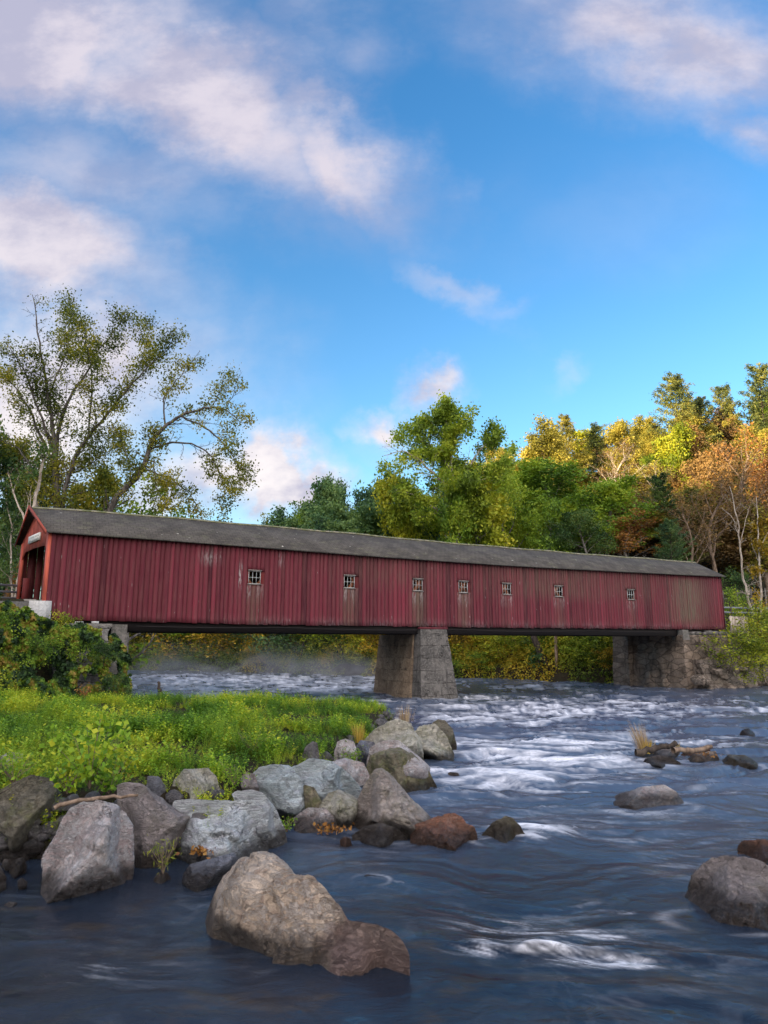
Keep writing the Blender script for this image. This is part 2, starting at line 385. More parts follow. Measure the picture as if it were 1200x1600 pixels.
RM = dict(
    tan=rock_mat('rock_tan', (.30, .215, .155), (.42, .32, .235), (.24, .18, .15), (.55, .50, .46), .3, 0, .9),
    pinkgrey=rock_mat('rock_pink_grey', (.36, .295, .295), (.47, .42, .41), (.55, .54, .56), (.70, .70, .72), .6, .1, 1.0),
    blue=rock_mat('rock_blue_grey', (.30, .36, .38), (.47, .53, .54), (.38, .41, .45), (.68, .72, .73), .45, .08, 1.0, stretch=(.6, .6, 1.6)),
    pale=rock_mat('rock_pale_grey', (.42, .46, .48), (.56, .60, .61), (.42, .42, .47), (.72, .74, .76), .4, .1, .9, stretch=(.6, .6, 1.8)),
    dark=rock_mat('rock_dark_grey', (.085, .08, .085), (.15, .14, .145), (.20, .19, .19), (.34, .33, .34), .3, .15, 1.2),
    moss=rock_mat('rock_mossy', (.17, .145, .10), (.26, .225, .15), (.20, .20, .12), (.38, .36, .30), .2, .65, 1.1),
    brown=rock_mat('rock_brown_grey', (.30, .255, .23), (.41, .36, .33), (.26, .22, .20), (.52, .50, .47), .25, .25, 1.1),
    red=rock_mat('rock_red', (.26, .115, .075), (.38, .18, .12), (.20, .12, .10), (.50, .36, .30), .4, 0, 1.3),
    lichen=rock_mat('rock_pale_lichen', (.38, .36, .31), (.50, .47, .40), (.30, .30, .22), (.60, .58, .52), .35, .4, .9),
    purple=rock_mat('rock_purple_grey', (.20, .175, .175), (.31, .27, .27), (.25, .22, .22), (.50, .47, .46), .3, .15, 1.2),
    slate=rock_mat('rock_slate', (.12, .125, .15), (.20, .205, .24), (.26, .27, .31), (.40, .41, .45), .35, 0, 1.2, stretch=(.6, .6, 1.8)),
    dark_mossy=rock_mat('rock_dark_mossy', (.10, .09, .07), (.17, .15, .11), (.22, .20, .155), (.30, .28, .22), .25, .45, 1.0))  # dark brown stone with heavy moss mottling
def rock(name, outline, base, zb, mat, label, depth=.5, cuts=9, level=5, seed=0, group=None, nz=1.0, back=.55, flat=.82):
    """outline: silhouette in the photo; base: pixel where it meets ground or water of height zb"""
    rng = np.random.default_rng(seed*13+7)
    yaw = 0.
    if len(base) == 4:          # waterline runs obliquely from one pixel to another
        PL, PR_ = PZ(base[0], base[1], zb), PZ(base[2], base[3], zb); h = (PL[:2]+PR_[:2])/2; sx = (PR_-PL)[:2]; sx /= np.hypot(*sx); v = np.array([-sx[1], sx[0]])
    else:
        h = PZ(base[0], base[1], zb)[:2]; v = h/np.hypot(*h); sx = np.array([v[1], -v[0]])
    xs = [q[0] for q in outline]; wpx = max(xs)-min(xs); wid = wpx*np.hypot(*h)/1090; dep = wid*depth
    D2 = h@v+dep*back; lat = h@sx if len(base) == 4 else 0.
    O = []; yt_ = min(q[1] for q in outline); yb_ = max(q[1] for q in outline); hh_ = yb_-yt_; n_ = len(outline)
    if seed == 5:
        outline = [(a, b+.30*hh_*float(sm(np.array((b-yt_)/hh_), .6, 1.0))) for a, b in outline]
    else:       # the rock goes on below ground or water, as wide as it shows
        iL = int(np.argmin(xs)); iR = int(np.argmax(xs)); up = []; i = iL
        while True:
            up.append(outline[i])
            if i == iR: break
            i = (i+1) % n_
        lo_ = []; i = (iR+1) % n_
        while i != iL: lo_.append(outline[i]); i = (i+1) % n_
        L_, R__ = outline[iL], outline[iR]
        outline = up+[(R__[0]-.01*wpx, R__[1]+.34*hh_)]+[(a, b+.34*hh_) for a, b in lo_ if L_[0]+.12*wpx < a < R__[0]-.12*wpx]+[(L_[0]+.01*wpx, L_[1]+.34*hh_)]
    for (a, b) in outline:
        r = ray(a, b); k = D2/(r[:2]@v); q = CP+r*k; O.append((q[:2]@sx, q[2]))
    O = np.array(O); cen = (O.max(0)+O.min(0))/2*.6+O.mean(0)*.4
    if len(base) == 4: cen = np.array([np.average(O[:, 0])*.6+O[:, 0].min()*.2+O[:, 0].max()*.2, O[:, 1].min()+.42*np.ptp(O[:, 1])])
    pc = O-cen; ang = np.arctan2(pc[:, 1], pc[:, 0])
    # polygon radius by angle, lightly rounded
    th = np.linspace(-math.pi, math.pi, 721)[:-1]; rad = np.zeros(720)
    for i, a in enumerate(th):
        dx, dz = math.cos(a), math.sin(a); best = 0
        for j in range(len(pc)):
            p0 = pc[j]; e = pc[(j+1) % len(pc)]-p0; den = dx*e[1]-dz*e[0]
            if abs(den) < 1e-9: continue
            tt = (p0[0]*e[1]-p0[1]*e[0])/den; uu = (p0[0]*dz-p0[1]*dx)/den
            if tt > 0 and -1e-6 <= uu <= 1+1e-6: best = max(best, tt)
        rad[i] = best
    ker = np.hanning(11); ker /= ker.sum(); rad = np.convolve(np.concatenate([rad[-5:], rad, rad[:5]]), ker, 'valid')
    Vs, F = ico(level)
    phi = np.arctan2(Vs[:, 2], Vs[:, 0]); rho = np.hypot(Vs[:, 0], Vs[:, 2])
    rr = np.interp(phi, th, rad, period=2*math.pi)
    sz = rad.mean()
    q = np.stack([np.cos(phi)*rho**.8, Vs[:, 1], np.sin(phi)*rho**.8], 1)
    qn = q.copy()
    for k in range(cuts):
        n = np.array([rng.normal()*.75, -rng.uniform(.45, 1.0), rng.normal()*.7+.15]); n /= np.linalg.norm(n)
        if k % 4 == 3: n[1] = -n[1]
        dd = rng.uniform(.42, .72) if flat else 2
        lim = (dd-qn[:, 0]*n[0]-qn[:, 2]*n[2])/n[1]        # depth at which this facet cuts
        if n[1] < 0: qn[:, 1] = np.where((qn[:, 1] < lim) & (qn[:, 1] < 0), np.minimum(lim, -.0)*.94+qn[:, 1]*.06, qn[:, 1])
        else: qn[:, 1] = np.where((qn[:, 1] > lim) & (qn[:, 1] > 0), np.maximum(lim, .0)*.94+qn[:, 1]*.06, qn[:, 1])
    y = qn[:, 1]*dep
    rx2 = np.hypot(qn[:, 0], qn[:, 2])/np.maximum(np.hypot(q[:, 0], q[:, 2]), 1e-6)
    loc = np.stack([np.cos(phi)*rho**.8*rx2*rr, y, np.sin(phi)*rho**.8*rx2*rr], 1)
    dirn = loc/(np.linalg.norm(loc, axis=1)[:, None]+1e-6)
    s = seed*3.7+base[0]*.1
    f = (fbm(loc/sz*1.3+s, 5, 3)-.5)*.12+(fbm(loc/sz*4+s, 7, 4, .6)-.5)*.11
    rg = np.abs(fbm(loc/sz*2.2+s+9, 11, 4, .55)-.5); f = f-np.clip(.045-rg, 0, 1)*1.6
    f = f+(fbm(loc/sz*14+s, 23, 3, .6)-.5)*.035
    face = .30+.70*sm(np.abs(loc[:, 1])/(np.abs(loc[:, 1]).max()+1e-6), .12, .7)      # keep the outline, break up the face
    loc = loc+dirn*(f*sz*nz*face)[:, None]
    # broken facets: each cell of the surface tilts and steps a little
    K = 26 if level < 5 else 44; cs = loc[rng.integers(0, len(loc), K)]; gk = rng.normal(size=(K, 3))*.16; ak = rng.uniform(-.035, .035, K)*sz
    pw_ = loc+np.stack([vnoise(loc/sz*3+s+i*7, 41+i)-.5 for i in range(3)], 1)*.28*sz
    d2 = ((pw_[:, None]-cs[None])**2).sum(2); d2 -= d2.min(1)[:, None]; wk = np.exp(-d2/(.028*sz)**2/2.2); wk /= wk.sum(1)[:, None]
    val = (((loc[:, None]-cs[None])*gk[None]).sum(2)+ak[None]); loc = loc+dirn*np.clip((wk*val).sum(1), -.09*sz, .09*sz)[:, None]*nz*face[:, None]
    c3 = np.array([v[0]*D2+sx[0]*cen[0], v[1]*D2+sx[1]*cen[0], cen[1]])
    vd = h/np.hypot(*h); loc[:, 2] -= np.maximum(loc[:, 1], 0)*(CAMZ-cen[1])/D2      # the far side falls away behind the crest
    Wd = np.stack([sx[0]*loc[:, 0]+vd[0]*loc[:, 1], sx[1]*loc[:, 0]+vd[1]*loc[:, 1], loc[:, 2]], 1)
    o = mesh_np(name, Wd, F, mat, smooth=True); o.location = c3
    tag(o, label, 'rock', group); return o
def px(pts, ox=0, oy=0, sc=1): return [(ox+a/sc, oy+b/sc) for a, b in pts]
Z1 = (0, 1060, 3); Z2 = (380, 1060, 3); Z3 = (780, 1060, 2.857); Z4 = (300, 1300, 3)
GN = 'boulders along the near bank'; GW = 'rocks standing in the river'
def nose_tint():      # the big foreground rock: browner, purplish stone towards its low right end
    m = RM['tan']; t = NT(m.node_tree); p = t.n['Principled BSDF']; o = obj_co(t); x = t.xyz(o)[0]
    f = t.ss(t.math('ADD', x, t.math('MULTIPLY', t.math('SUBTRACT', t.noise(o, 2.2, 6, .65), .5), .9)), .30, .52)
    n = t.noise(o, 5, 6, .7); old = p.inputs['Base Color'].links[0].from_socket
    t.put(p.inputs['Base Color'], t.mix(t.math('MULTIPLY', f, .85), old, t.mix(n, (.10, .065, .06), (.24, .17, .15)))); return m
RM['bigtan'] = rock_mat('rock_big_tan', (.40, .31, .23), (.58, .48, .39), (.27, .20, .155), (.68, .64, .61), .45, 0, .9)
_t = RM['tan']; RM['tan'] = RM['bigtan']; nose_tint(); RM['tan'] = _t
RK = [
 ('boulder', px([(-110, 640), (-60, 560), (0, 525), (60, 490), (150, 450), (240, 470), (290, 560), (265, 680), (200, 750), (60, 815), (0, 800), (-90, 780)], *Z1), (40, 1332), .15, 'dark_mossy', 'large dark mossy boulder cut by the left frame edge beside the round pinkish boulder', .7, 9, 6, 1),
 ('boulder', px([(395, 572), (330, 605), (285, 670), (240, 760), (195, 830), (188, 930), (205, 990), (250, 1030), (330, 1045), (470, 1022), (600, 990), (628, 900), (636, 800), (625, 690), (590, 630), (540, 595), (460, 575)], *Z1), (130, 1407), 0, 'pinkgrey', 'round pinkish grey boulder with pale veins, standing left of the big tan rock', .75, 6, 6, 5),
 ('boulder', px([(545, 500), (600, 485), (660, 495), (760, 560), (830, 620), (895, 650), (870, 760), (820, 830), (700, 860), (630, 870), (560, 700)], *Z1), (240, 1352), .05, 'purple', 'grey boulder with dark face directly right of the round pinkish boulder, weeds hanging below it', .7, 10, 5, 3),
 ('boulder', [(272, 1252), (300, 1248), (345, 1250), (395, 1250), (413, 1262), (420, 1300), (415, 1338), (385, 1343), (330, 1340), (290, 1335), (264, 1300)], (350, 1338), .1, 'pale', 'broad pale grey slab-like boulder just behind the big tan rock', .6, 6, 6, 4),
 ('boulder', [(360, 1242), (370, 1235), (395, 1234), (413, 1240), (430, 1262), (445, 1295), (455, 1325), (440, 1332), (415, 1335), (400, 1300)], (430, 1330), 0, 'pale', 'tall smooth pale bluish boulder leaning on the right end of the broad pale slab', .8, 6, 5, 5),
 ('boulder', [(262, 1252), (272, 1218), (288, 1201), (325, 1200), (338, 1213), (346, 1246), (320, 1256), (290, 1258)], (300, 1252), .75, 'lichen', 'blocky pale boulder at the edge of the weeds, above the broad pale slab', .8, 9, 5, 6),
 ('boulder', [(228, 1240), (230, 1212), (248, 1213), (262, 1232), (255, 1245), (240, 1246)], (245, 1242), .85, 'slate', 'small dark boulder in the weeds left of the blocky pale boulder', .7, 9, 4, 7),
 ('boulder', [(392, 1212), (405, 1198), (430, 1194), (452, 1196), (470, 1215), (482, 1250), (474, 1264), (440, 1277), (408, 1268), (395, 1240)], (440, 1272), .2, 'blue', 'rounded blue-green grey boulder left of the dark-topped slab rock', .75, 8, 6, 8),
 ('boulder', [(444, 1203), (488, 1184), (520, 1190), (548, 1212), (564, 1232), (560, 1248), (520, 1248), (490, 1252), (470, 1228)], (510, 1250), .4, 'blue', 'sloping blue-grey slab rock with a dark purplish top edge, left of the pyramid rock', .7, 7, 6, 9),
 ('boulder', [(495, 1260), (513, 1240), (530, 1233), (560, 1248), (548, 1275), (525, 1287), (500, 1272)], (525, 1284), .15, 'lichen', 'small tan and cream rock tucked against the left side of the pyramid rock', .7, 8, 5, 10),
 ('boulder', [(474, 1225), (490, 1230), (506, 1255), (495, 1264), (478, 1256)], (488, 1262), .35, 'moss', 'small olive brown rock wedged under the dark-topped slab rock', .6, 6, 4, 11),
 ('boulder', [(458, 1278), (480, 1262), (506, 1262), (524, 1275), (527, 1290), (503, 1302), (472, 1304), (460, 1295)], (492, 1302), 0, 'pinkgrey', 'small rounded striped grey rock at the waterline below the cream rock', .7, 5, 5, 12),
 ('boulder', [(527, 1297), (545, 1272), (570, 1225), (586, 1202), (596, 1199), (606, 1206), (640, 1245), (673, 1277), (668, 1292), (630, 1308), (560, 1310), (535, 1304)], (600, 1305), 0, 'brown', 'pyramid-shaped brown grey rock with a pointed top', .55, 5, 6, 13),
 ('boulder', [(550, 1305), (570, 1291), (594, 1286), (620, 1293), (640, 1315), (630, 1324), (600, 1328), (560, 1326)], (598, 1322), 0, 'dark', 'low dark rock at the waterline in front of the pyramid rock', .7, 7, 5, 14),
 ('boulder', [(640, 1303), (650, 1288), (672, 1280), (692, 1273), (710, 1270), (722, 1276), (728, 1286), (742, 1292), (747, 1312), (736, 1328), (700, 1333), (655, 1328)], (695, 1325), 0, 'red', 'rusty red angular rock at the waterline right of the pyramid rock', .7, 10, 6, 15),
 ('boulder', [(531, 1312), (538, 1307), (547, 1309), (551, 1325), (535, 1328)], (541, 1325), 0, 'red', 'fist-like small reddish rock at the waterline left of the low dark rock', .8, 6, 4, 16),
 ('boulder', [(571, 1200), (578, 1180), (600, 1170), (625, 1167), (645, 1177), (668, 1200), (682, 1228), (687, 1242), (655, 1248), (620, 1248), (590, 1220)], (645, 1243), 0, 'moss', 'mossy olive dome-shaped boulder behind the pyramid rock', .7, 6, 6, 17),
 ('boulder', [(572, 1190), (578, 1168), (597, 1157), (622, 1156), (648, 1176), (672, 1197), (650, 1202), (600, 1202)], (620, 1202), .5, 'pinkgrey', 'pinkish grey rock showing over the top of the mossy dome boulder', .5, 6, 5, 18),
 ('boulder', [(566, 1158), (585, 1140), (605, 1128), (622, 1123), (642, 1130), (656, 1155), (664, 1190), (640, 1193), (600, 1180)], (625, 1190), .2, 'lichen', 'tall cracked cream boulder left of the two boulders at the tip of the bank', .7, 9, 6, 19),
 ('boulder', [(643, 1150), (655, 1134), (680, 1131), (697, 1148), (710, 1178), (700, 1190), (672, 1194), (655, 1172)], (685, 1191), 0, 'lichen', 'pale green streaked boulder at the tip of the bank before the dark-sided one', .8, 8, 5, 20),
 ('boulder', [(674, 1131), (684, 1124), (695, 1125), (708, 1140), (714, 1165), (712, 1180), (690, 1184)], (700, 1176), 0, 'dark_mossy', 'dark-sided boulder at the very tip of the bank behind the pale green one', .8, 8, 5, 21),
 ('boulder', [(522, 1176), (527, 1158), (540, 1154), (553, 1159), (559, 1178), (542, 1188)], (540, 1180), .75, 'pinkgrey', 'small rounded pinkish boulder in the grass behind the dark-topped slab', .8, 6, 5, 22),
 ('boulder', [(555, 1168), (563, 1156), (584, 1159), (592, 1178), (572, 1188)], (574, 1183), .6, 'slate', 'small smooth slate grey rock between the pinkish boulder and the mossy dome', .7, 5, 4, 23),
 ('boulder', [(468, 1190), (478, 1166), (488, 1158), (496, 1160), (499, 1180), (482, 1193)], (484, 1188), .8, 'dark', 'dark upright rock among the weeds above the dark-topped slab', .6, 8, 4, 24),
 ('boulder', [(508, 1193), (540, 1184), (568, 1192), (578, 1212), (540, 1220), (515, 1212)], (545, 1214), .55, 'pinkgrey', 'flat grey rock lying between the dark-topped slab and the mossy dome', .6, 7, 4, 25),
 ('boulder', [(376, 1216), (384, 1206), (398, 1209), (405, 1232), (384, 1238)], (390, 1234), .7, 'purple', 'small purple grey rock left of the blue-green grey boulder', .7, 6, 4, 26),
 ('boulder', px([(75, 385), (105, 300), (140, 210), (215, 115), (290, 98), (375, 90), (430, 130), (482, 190), (560, 208), (622, 255), (685, 330), (735, 415), (850, 430), (930, 450), (985, 500), (1022, 570), (1025, 700), (960, 745), (820, 760), (700, 740), (560, 700), (400, 660), (250, 600), (110, 500)], *Z4), (325, 1440, 640, 1552), 0, 'bigtan', 'biggest foreground rock, tan and peaked with a low brown nose on the right', .50, 5, 6, 27, .22),
 ('boulder', [(285, 1366), (297, 1350), (330, 1341), (366, 1332), (376, 1348), (345, 1392), (310, 1396)], (320, 1385), 0, 'slate', 'low slate grey slab at the waterline behind the left end of the big tan rock', .6, 5, 5, 28),
 ('river_rock', [(750, 1308), (768, 1286), (790, 1274), (802, 1278), (812, 1290), (828, 1316), (800, 1324), (765, 1321)], (792, 1316), 0, 'dark_mossy', 'small pointed dark rock alone in the water right of the rusty red rock', .7, 7, 5, 29),
 ('river_rock', [(942, 1262), (962, 1242), (1002, 1229), (1038, 1226), (1054, 1235), (1072, 1258), (1025, 1268), (975, 1270)], (1005, 1262), 0, 'pinkgrey', 'low smooth whitish rock in mid river with water washing over it', .6, 4, 5, 30),
 ('river_rock', px([(805, 1040), (845, 900), (895, 835), (945, 800), (1015, 790), (1085, 796), (1150, 815), (1240, 850), (1300, 940), (1310, 1080), (1100, 1090), (950, 1080)], *Z3), (1150, 1436), 0, 'purple', 'large dark purplish boulder with a rounded top at the lower right edge', .7, 6, 6, 31),
 ('river_rock', [(1152, 1322), (1160, 1313), (1195, 1311), (1222, 1320), (1224, 1350), (1180, 1350), (1160, 1336)], (1190, 1347), 0, 'red', 'pinkish brown rock in the water behind the large purplish boulder', .7, 8, 5, 32),
 ('river_rock', [(992, 1184), (1004, 1176), (1040, 1165), (1064, 1167), (1052, 1182), (1010, 1191)], (1020, 1186), 0, 'purple', 'flat dark slab under the tan grass tuft on the small rock island', .6, 6, 4, 33),
 ('river_rock', [(1001, 1197), (1009, 1184), (1030, 1180), (1052, 1184), (1066, 1193), (1050, 1201)], (1030, 1198), 0, 'purple', 'brown rock at the front left of the small rock island', .7, 8, 4, 34),
 ('river_rock', [(1073, 1187), (1085, 1177), (1118, 1173), (1124, 1186), (1095, 1193)], (1098, 1191), 0, 'tan', 'tan flat rock in the middle of the small rock island', .6, 6, 4, 35),
 ('river_rock', [(1126, 1190), (1138, 1178), (1165, 1180), (1184, 1192), (1186, 1198), (1150, 1200)], (1155, 1197), 0, 'dark_mossy', 'dark smooth rock at the right end of the small rock island', .6, 4, 4, 36),
 ('river_rock', [(1060, 1182), (1076, 1170), (1108, 1166), (1112, 1176), (1085, 1186)], (1085, 1183), 0, 'red', 'reddish brown slab at the back of the small rock island', .6, 7, 4, 37),
 ('river_rock', [(1155, 1147), (1160, 1140), (1170, 1138), (1180, 1146), (1168, 1150)], (1167, 1147), 0, 'dark', 'tiny dark rock in the rapids behind the right end of the rock island', .6, 4, 3, 38),
 ('river_rock', [(695, 1214), (702, 1206), (716, 1207), (720, 1215), (706, 1218)], (708, 1214), 0, 'tan', 'tiny orange tan rock just breaking the water right of the mossy dome boulder', .7, 3, 3, 39),
 ('river_rock', [(560, 1372), (572, 1366), (592, 1368), (600, 1377), (580, 1381)], (580, 1376), 0, 'slate', 'tiny grey rock barely above water right of the peak of the big tan rock', .6, 3, 3, 40),
 ('stone', [(-6, 1205), (0, 1182), (14, 1175), (35, 1177), (40, 1195), (20, 1208)], (18, 1202), 1.05, 'pinkgrey', 'pinkish stone in the weeds at the left frame edge above the mossy boulder', .7, 6, 4, 41),
 ('stone', [(2, 1350), (6, 1342), (16, 1342), (19, 1350), (10, 1356)], (10, 1354), .1, 'brown', 'fist-sized brown stone in the dark gap under the mossy boulder', .8, 5, 3, 42),
 ('stone', [(14, 1356), (24, 1342), (38, 1340), (42, 1354), (26, 1366)], (28, 1362), .08, 'dark', 'dark tilted stone in the gap left of the round pinkish boulder', .8, 6, 3, 43),
 ('stone', [(27, 1376), (34, 1370), (43, 1378), (42, 1392), (32, 1390)], (36, 1390), .02, 'slate', 'pale grey stone below the dark tilted stone at the left waterline', .8, 6, 3, 44),
 ('stone', [(6, 1414), (14, 1408), (26, 1410), (28, 1417), (14, 1420)], (16, 1418), 0, 'pinkgrey', 'small flat pinkish stone at the waterline near the left frame edge', .8, 4, 3, 45),
 ('stone', [(240, 1372), (250, 1361), (262, 1363), (268, 1375), (255, 1384)], (254, 1380), 0, 'brown', 'small brown stone under the hanging weeds left of the slate slab', .8, 5, 3, 46),
 ('stone', [(-40, 1395), (-20, 1360), (0, 1352), (10, 1372), (4, 1396), (-20, 1404)], (-15, 1398), 0, 'dark', 'dark stone half cut by the left frame edge at the waterline', .8, 6, 4, 47),
]
RB = []
for nm, ol, base, zb, mt, lb, dp, cuts, lev, seed, *bk in RK:
    rock(nm, ol, base, zb, RM[mt], lb, dp, cuts, lev, seed, group=GW if nm == 'river_rock' else GN, back=bk[0] if bk else .55)
    if nm == 'river_rock':
        q = PZ((min(a for a, b in ol)+max(a for a, b in ol))/2, base[-1], 0); RB.append((q[0], q[1], (max(a for a, b in ol)-min(a for a, b in ol))*q[1]/1090*.5))
# coarse rubble filling the foot of the near bank: one countless mass of cobbles
rng = np.random.default_rng(77); VV = []; FF = []; TT = []; nn = 0
V0, F0 = ico(2)
bl = BANK[:13]; seg = np.diff(bl, axis=0); L = np.hypot(*seg.T)
for k in range(1100):
    i = rng.choice(len(seg), p=L/L.sum()) if k % 2 else int(rng.integers(0, 4)); tpar = rng.random(); q = bl[i]+seg[i]*tpar; nrm = np.array([seg[i][1], -seg[i][0]])/L[i]
    q = q+nrm*rng.uniform(-.5, 1.0); r = rng.uniform(.05, .17)
    z = float(ground_z(np.array([q[0]]), np.array([q[1]]))[0])
    if z < -.35: continue
    Vr = V0*(1+.45*(vnoise(V0*1.6+k*3.1, 5)[:, None]-.5))*np.array([r*rng.uniform(.8, 1.5), r*rng.uniform(.8, 1.3), r*rng.uniform(.5, .9)])
    a = rng.uniform(0, 6.28); ca, sa = math.cos(a), math.sin(a)
    Vr = np.stack([Vr[:, 0]*ca-Vr[:, 1]*sa, Vr[:, 0]*sa+Vr[:, 1]*ca, Vr[:, 2]], 1)+[q[0], q[1], z+r*.2]
    VV.append(Vr); FF.append(F0+nn); nn += len(Vr)
o = mesh_np('rubble', np.concatenate(VV), np.concatenate(FF), RM['dark'], smooth=True)
tag(o, 'dark wet cobbles filling the gaps between the bank boulders', 'rubble', kind='stuff')

# ---------------------------------------------------------------- river
nA, nD = 760, 460
core = np.linspace(-31, 31, nA); ang = np.concatenate([np.linspace(-80, -31.8, 60), core, np.linspace(31.8, 80, 60)])
dep = np.concatenate([np.linspace(50, 27.5, 14), np.linspace(27.2, 2.0, nD), np.linspace(1.95, .7, 40)])
rr_ = CAMZ/np.tan(np.radians(dep))
A_, D_ = np.meshgrid(np.radians(ang), rr_); X = (np.sin(A_)*D_).ravel(); Y = (np.cos(A_)*D_).ravel()
# rapids: pixel centre, half sizes in metres (x, y), strength
FO = [(800, 1215, 2.2, 2.4, 1.0), (900, 1190, 2.6, 1.6, 1.0), (850, 1165, 3.2, 2.2, .75), (960, 1195, 2.0, 1.0, .8), (780, 1170, 1.6, 3.0, .7), (1080, 1160, 4, 2.6, .35),
      (720, 1165, 1.2, 2.5, .6), (760, 1120, 4, 4, .65), (870, 1110, 6, 4, .8), (980, 1100, 7, 5, .6), (1120, 1110, 5, 4, .45), (740, 1090, 3, 2.5, .7), (620, 1097, 2.5, 2.0, .5),
      (830, 1075, 5, 2.5, .8), (400, 1062, 14, 12, .8), (520, 1075, 8, 8, .8), (300, 1060, 10, 12, .65), (450, 1095, 6, 3, .35), (730, 1240, .8, .7, .6), (705, 1225, .6, 1.2, .5),
      (850, 1295, .9, .5, .85), (900, 1290, 1.2, .35, .8), (835, 1310, .5, .5, .7), (820, 1260, 1.2, .5, .45), (940, 1215, 1.6, .6, .7), (880, 1230, 1.6, .8, .7), (1010, 1270, 1.8, .5, .4),
      (880, 1300, 2.6, .6, .35), (1050, 1245, .7, .6, .4), (1140, 1235, 1.2, .7, .4), (1010, 1312, 1.1, .3, .35), (1160, 1290, 1.2, .4, .2),
      (870, 1484, .85, .20, 1.25), (800, 1452, .6, .32, .75), (950, 1502, .6, .18, 1.2), (905, 1465, .9, .30, .5), (870, 1420, .9, .5, .28), (780, 1400, .6, .6, .28), (1010, 1425, .5, .12, .7), (1120, 1480, .8, .2, .3),
      (960, 1360, .5, .5, .22), (660, 1300, .5, .2, .1), (200, 1510, 1.0, .35, .35), (60, 1535, .8, .25, .35), (330, 1420, .3, .3, .3), (620, 1380, .4, .12, .4), (690, 1360, 1.0, .4, .18), (1000, 1150, 3, 2, .4)]
P = xy3(X, Y)
wx = (fbm(P*.45+3, 51, 3)-.5)*2.4; wy = (fbm(P*.45+40, 57, 3)-.5)*2.4
near = 1-sm(Y, 9, 17)
Fm = np.zeros_like(X); Sw = np.zeros_like(X)
for (a, b, sx_, sy_, st) in FO:
    q = PZ(a, b, 0); dx = (X+wx*np.minimum(.5, sx_*.3)-q[0])/sx_; dy = (Y+wy*np.minimum(.4, sy_*.3)-q[1])/sy_
    st = st*(.85 if q[1] < 9.2 and not (740 < a < 1000 and b > 1440) else 1); g = np.exp(-(dx*dx+dy*dy)); Fm = np.maximum(Fm, g*st) + .15*np.minimum(Fm, g*st)
rough = sm(Y, 11, 22)
base = .22*sm(Y, 16, 30)+.03
Fm = np.clip(Fm+base, 0, 1.2)
# waves: long-exposure streaks stretched across the current
ux = (X+wx)*.55; uy = (Y+wy)
w1 = fbm(np.stack([ux*.5, uy*.9, 0*X], 1), 61, 3)-.5; w2 = fbm(np.stack([ux*1.5, uy*3.2, 0*X], 1), 67, 3, .55)-.5
w3 = fbm(np.stack([X*3.2+wx*2, Y*6+wy*2, 0*X], 1), 71, 2)-.5
Zw = w1*(.10+.28*rough)+w2*(.025+.18*rough+.10*Fm)+w3*.008
# standing wave in the lower right, water mounding behind rocks
q = PZ(870, 1488, 0); s_ = (X-q[0]); ln = q[1]-.22*s_+.10*np.sin(s_*2.2); dd = (Y-ln)
Zw += .11*np.exp(-((s_/.95)**2))*np.where(dd > 0, np.exp(-(dd/.35)**2), np.exp(-(dd/.10)**2))
q = PZ(1130, 1500, 0); Zw += .06*np.exp(-(((X-q[0])/.9)**2))*np.exp(-(((Y-q[1]+.2*(X-q[0]))/.18)**2))
q = PZ(1010, 1300, 0); Zw += .07*np.exp(-(((X-q[0])/1.5)**2))*np.exp(-(((Y-q[1])/.3)**2))
Zw *= 1-.97*sm(-bank_sd(X, Y), 1.6, .2)*(1-rough)
st1 = fbm(np.stack([ux*1.3, uy*3.0, 0*X+2], 1), 81, 4, .6); st2 = fbm(np.stack([X*2.6+wx*3, Y*5+wy*3, 0*X], 1), 87, 3, .6)
yy = Y+.22*X+.25*np.sin(X*1.1+.6*Y)
sn = fbm(np.stack([X*1.4+wx*.5, yy*6.5+wy*.8, 0*X], 1), 83, 5, .68); sn2 = fbm(np.stack([X*3.2+wx*.8, yy*15+wy*1.5, 0*X], 1), 85, 3, .65)
st1 = st1*(1-near)+sn*near; st2 = st2*(1-near)+sn2*near
foam = sm(Fm*.62+(st1-.5)*1.1+(st2-.5)*.55*(.3+Fm)+w2*.9, .24, 1.0)*sm(Fm, .04, .45)
foam = np.maximum(foam, .85*sm(Fm, .5, 1.1)*sm(st1+st2*.4, .52, 1.0))
# thin silky threads in the near pool
wx2 = (fbm(P*.8+13, 91, 3)-.5)*3.0; wy2 = (fbm(P*.8+70, 97, 3)-.5)*3.0
foam = np.maximum(foam, sm(sn*.75+sn2*.3, .47, .82)*.20*sm(Y, 6.5, 8)*(1-sm(Y, 18, 26))*sm(fbm(P*.35+31, 106, 3), .38, .62)*sm(-bank_sd(X, Y), .5, 2.5))
for (rx, ry, r_) in RB:      # water heaping and trailing round the stones
    dx = (X-rx)/(r_*1.12+.06); dy = (Y-ry+.02)/(r_*.45+.10); dd = np.hypot(dx, dy); foam = np.maximum(foam, .30*np.exp(-((dd-1.0)/.13)**2)*(.25+1.1*st1)*np.where(Y < ry+.35, 1, .3)*sm(fbm(P*1.3+rx, 105, 2), .35, .6))
thr = 1-np.abs(fbm(np.stack([X*.8+wx2, Y*1.3+wy2, 0*X], 1), 101, 4, .6)-.5)*9
foam = np.maximum(foam, np.clip(thr, 0, 1)**1.3*.03*near*sm(fbm(P*.5+21, 103, 2), .45, .68))
bubble_sky = np.clip(.16*sm(Y+.6*X, 9, 15)+.25*fbm(P*.12+5, 107, 3)+.5*rough*fbm(np.stack([X*.25, Y*.7, 0*X], 1), 109, 4)+.12, 0, 1)*(.30+.70*sm(Y, 8.5, 16))  # bubble haze plus reflected sky blue, painted into the water colour
F = grid_faces(len(ang), len(dep))[:, ::-1]
m, t, p = material('river_water', .08, .5)
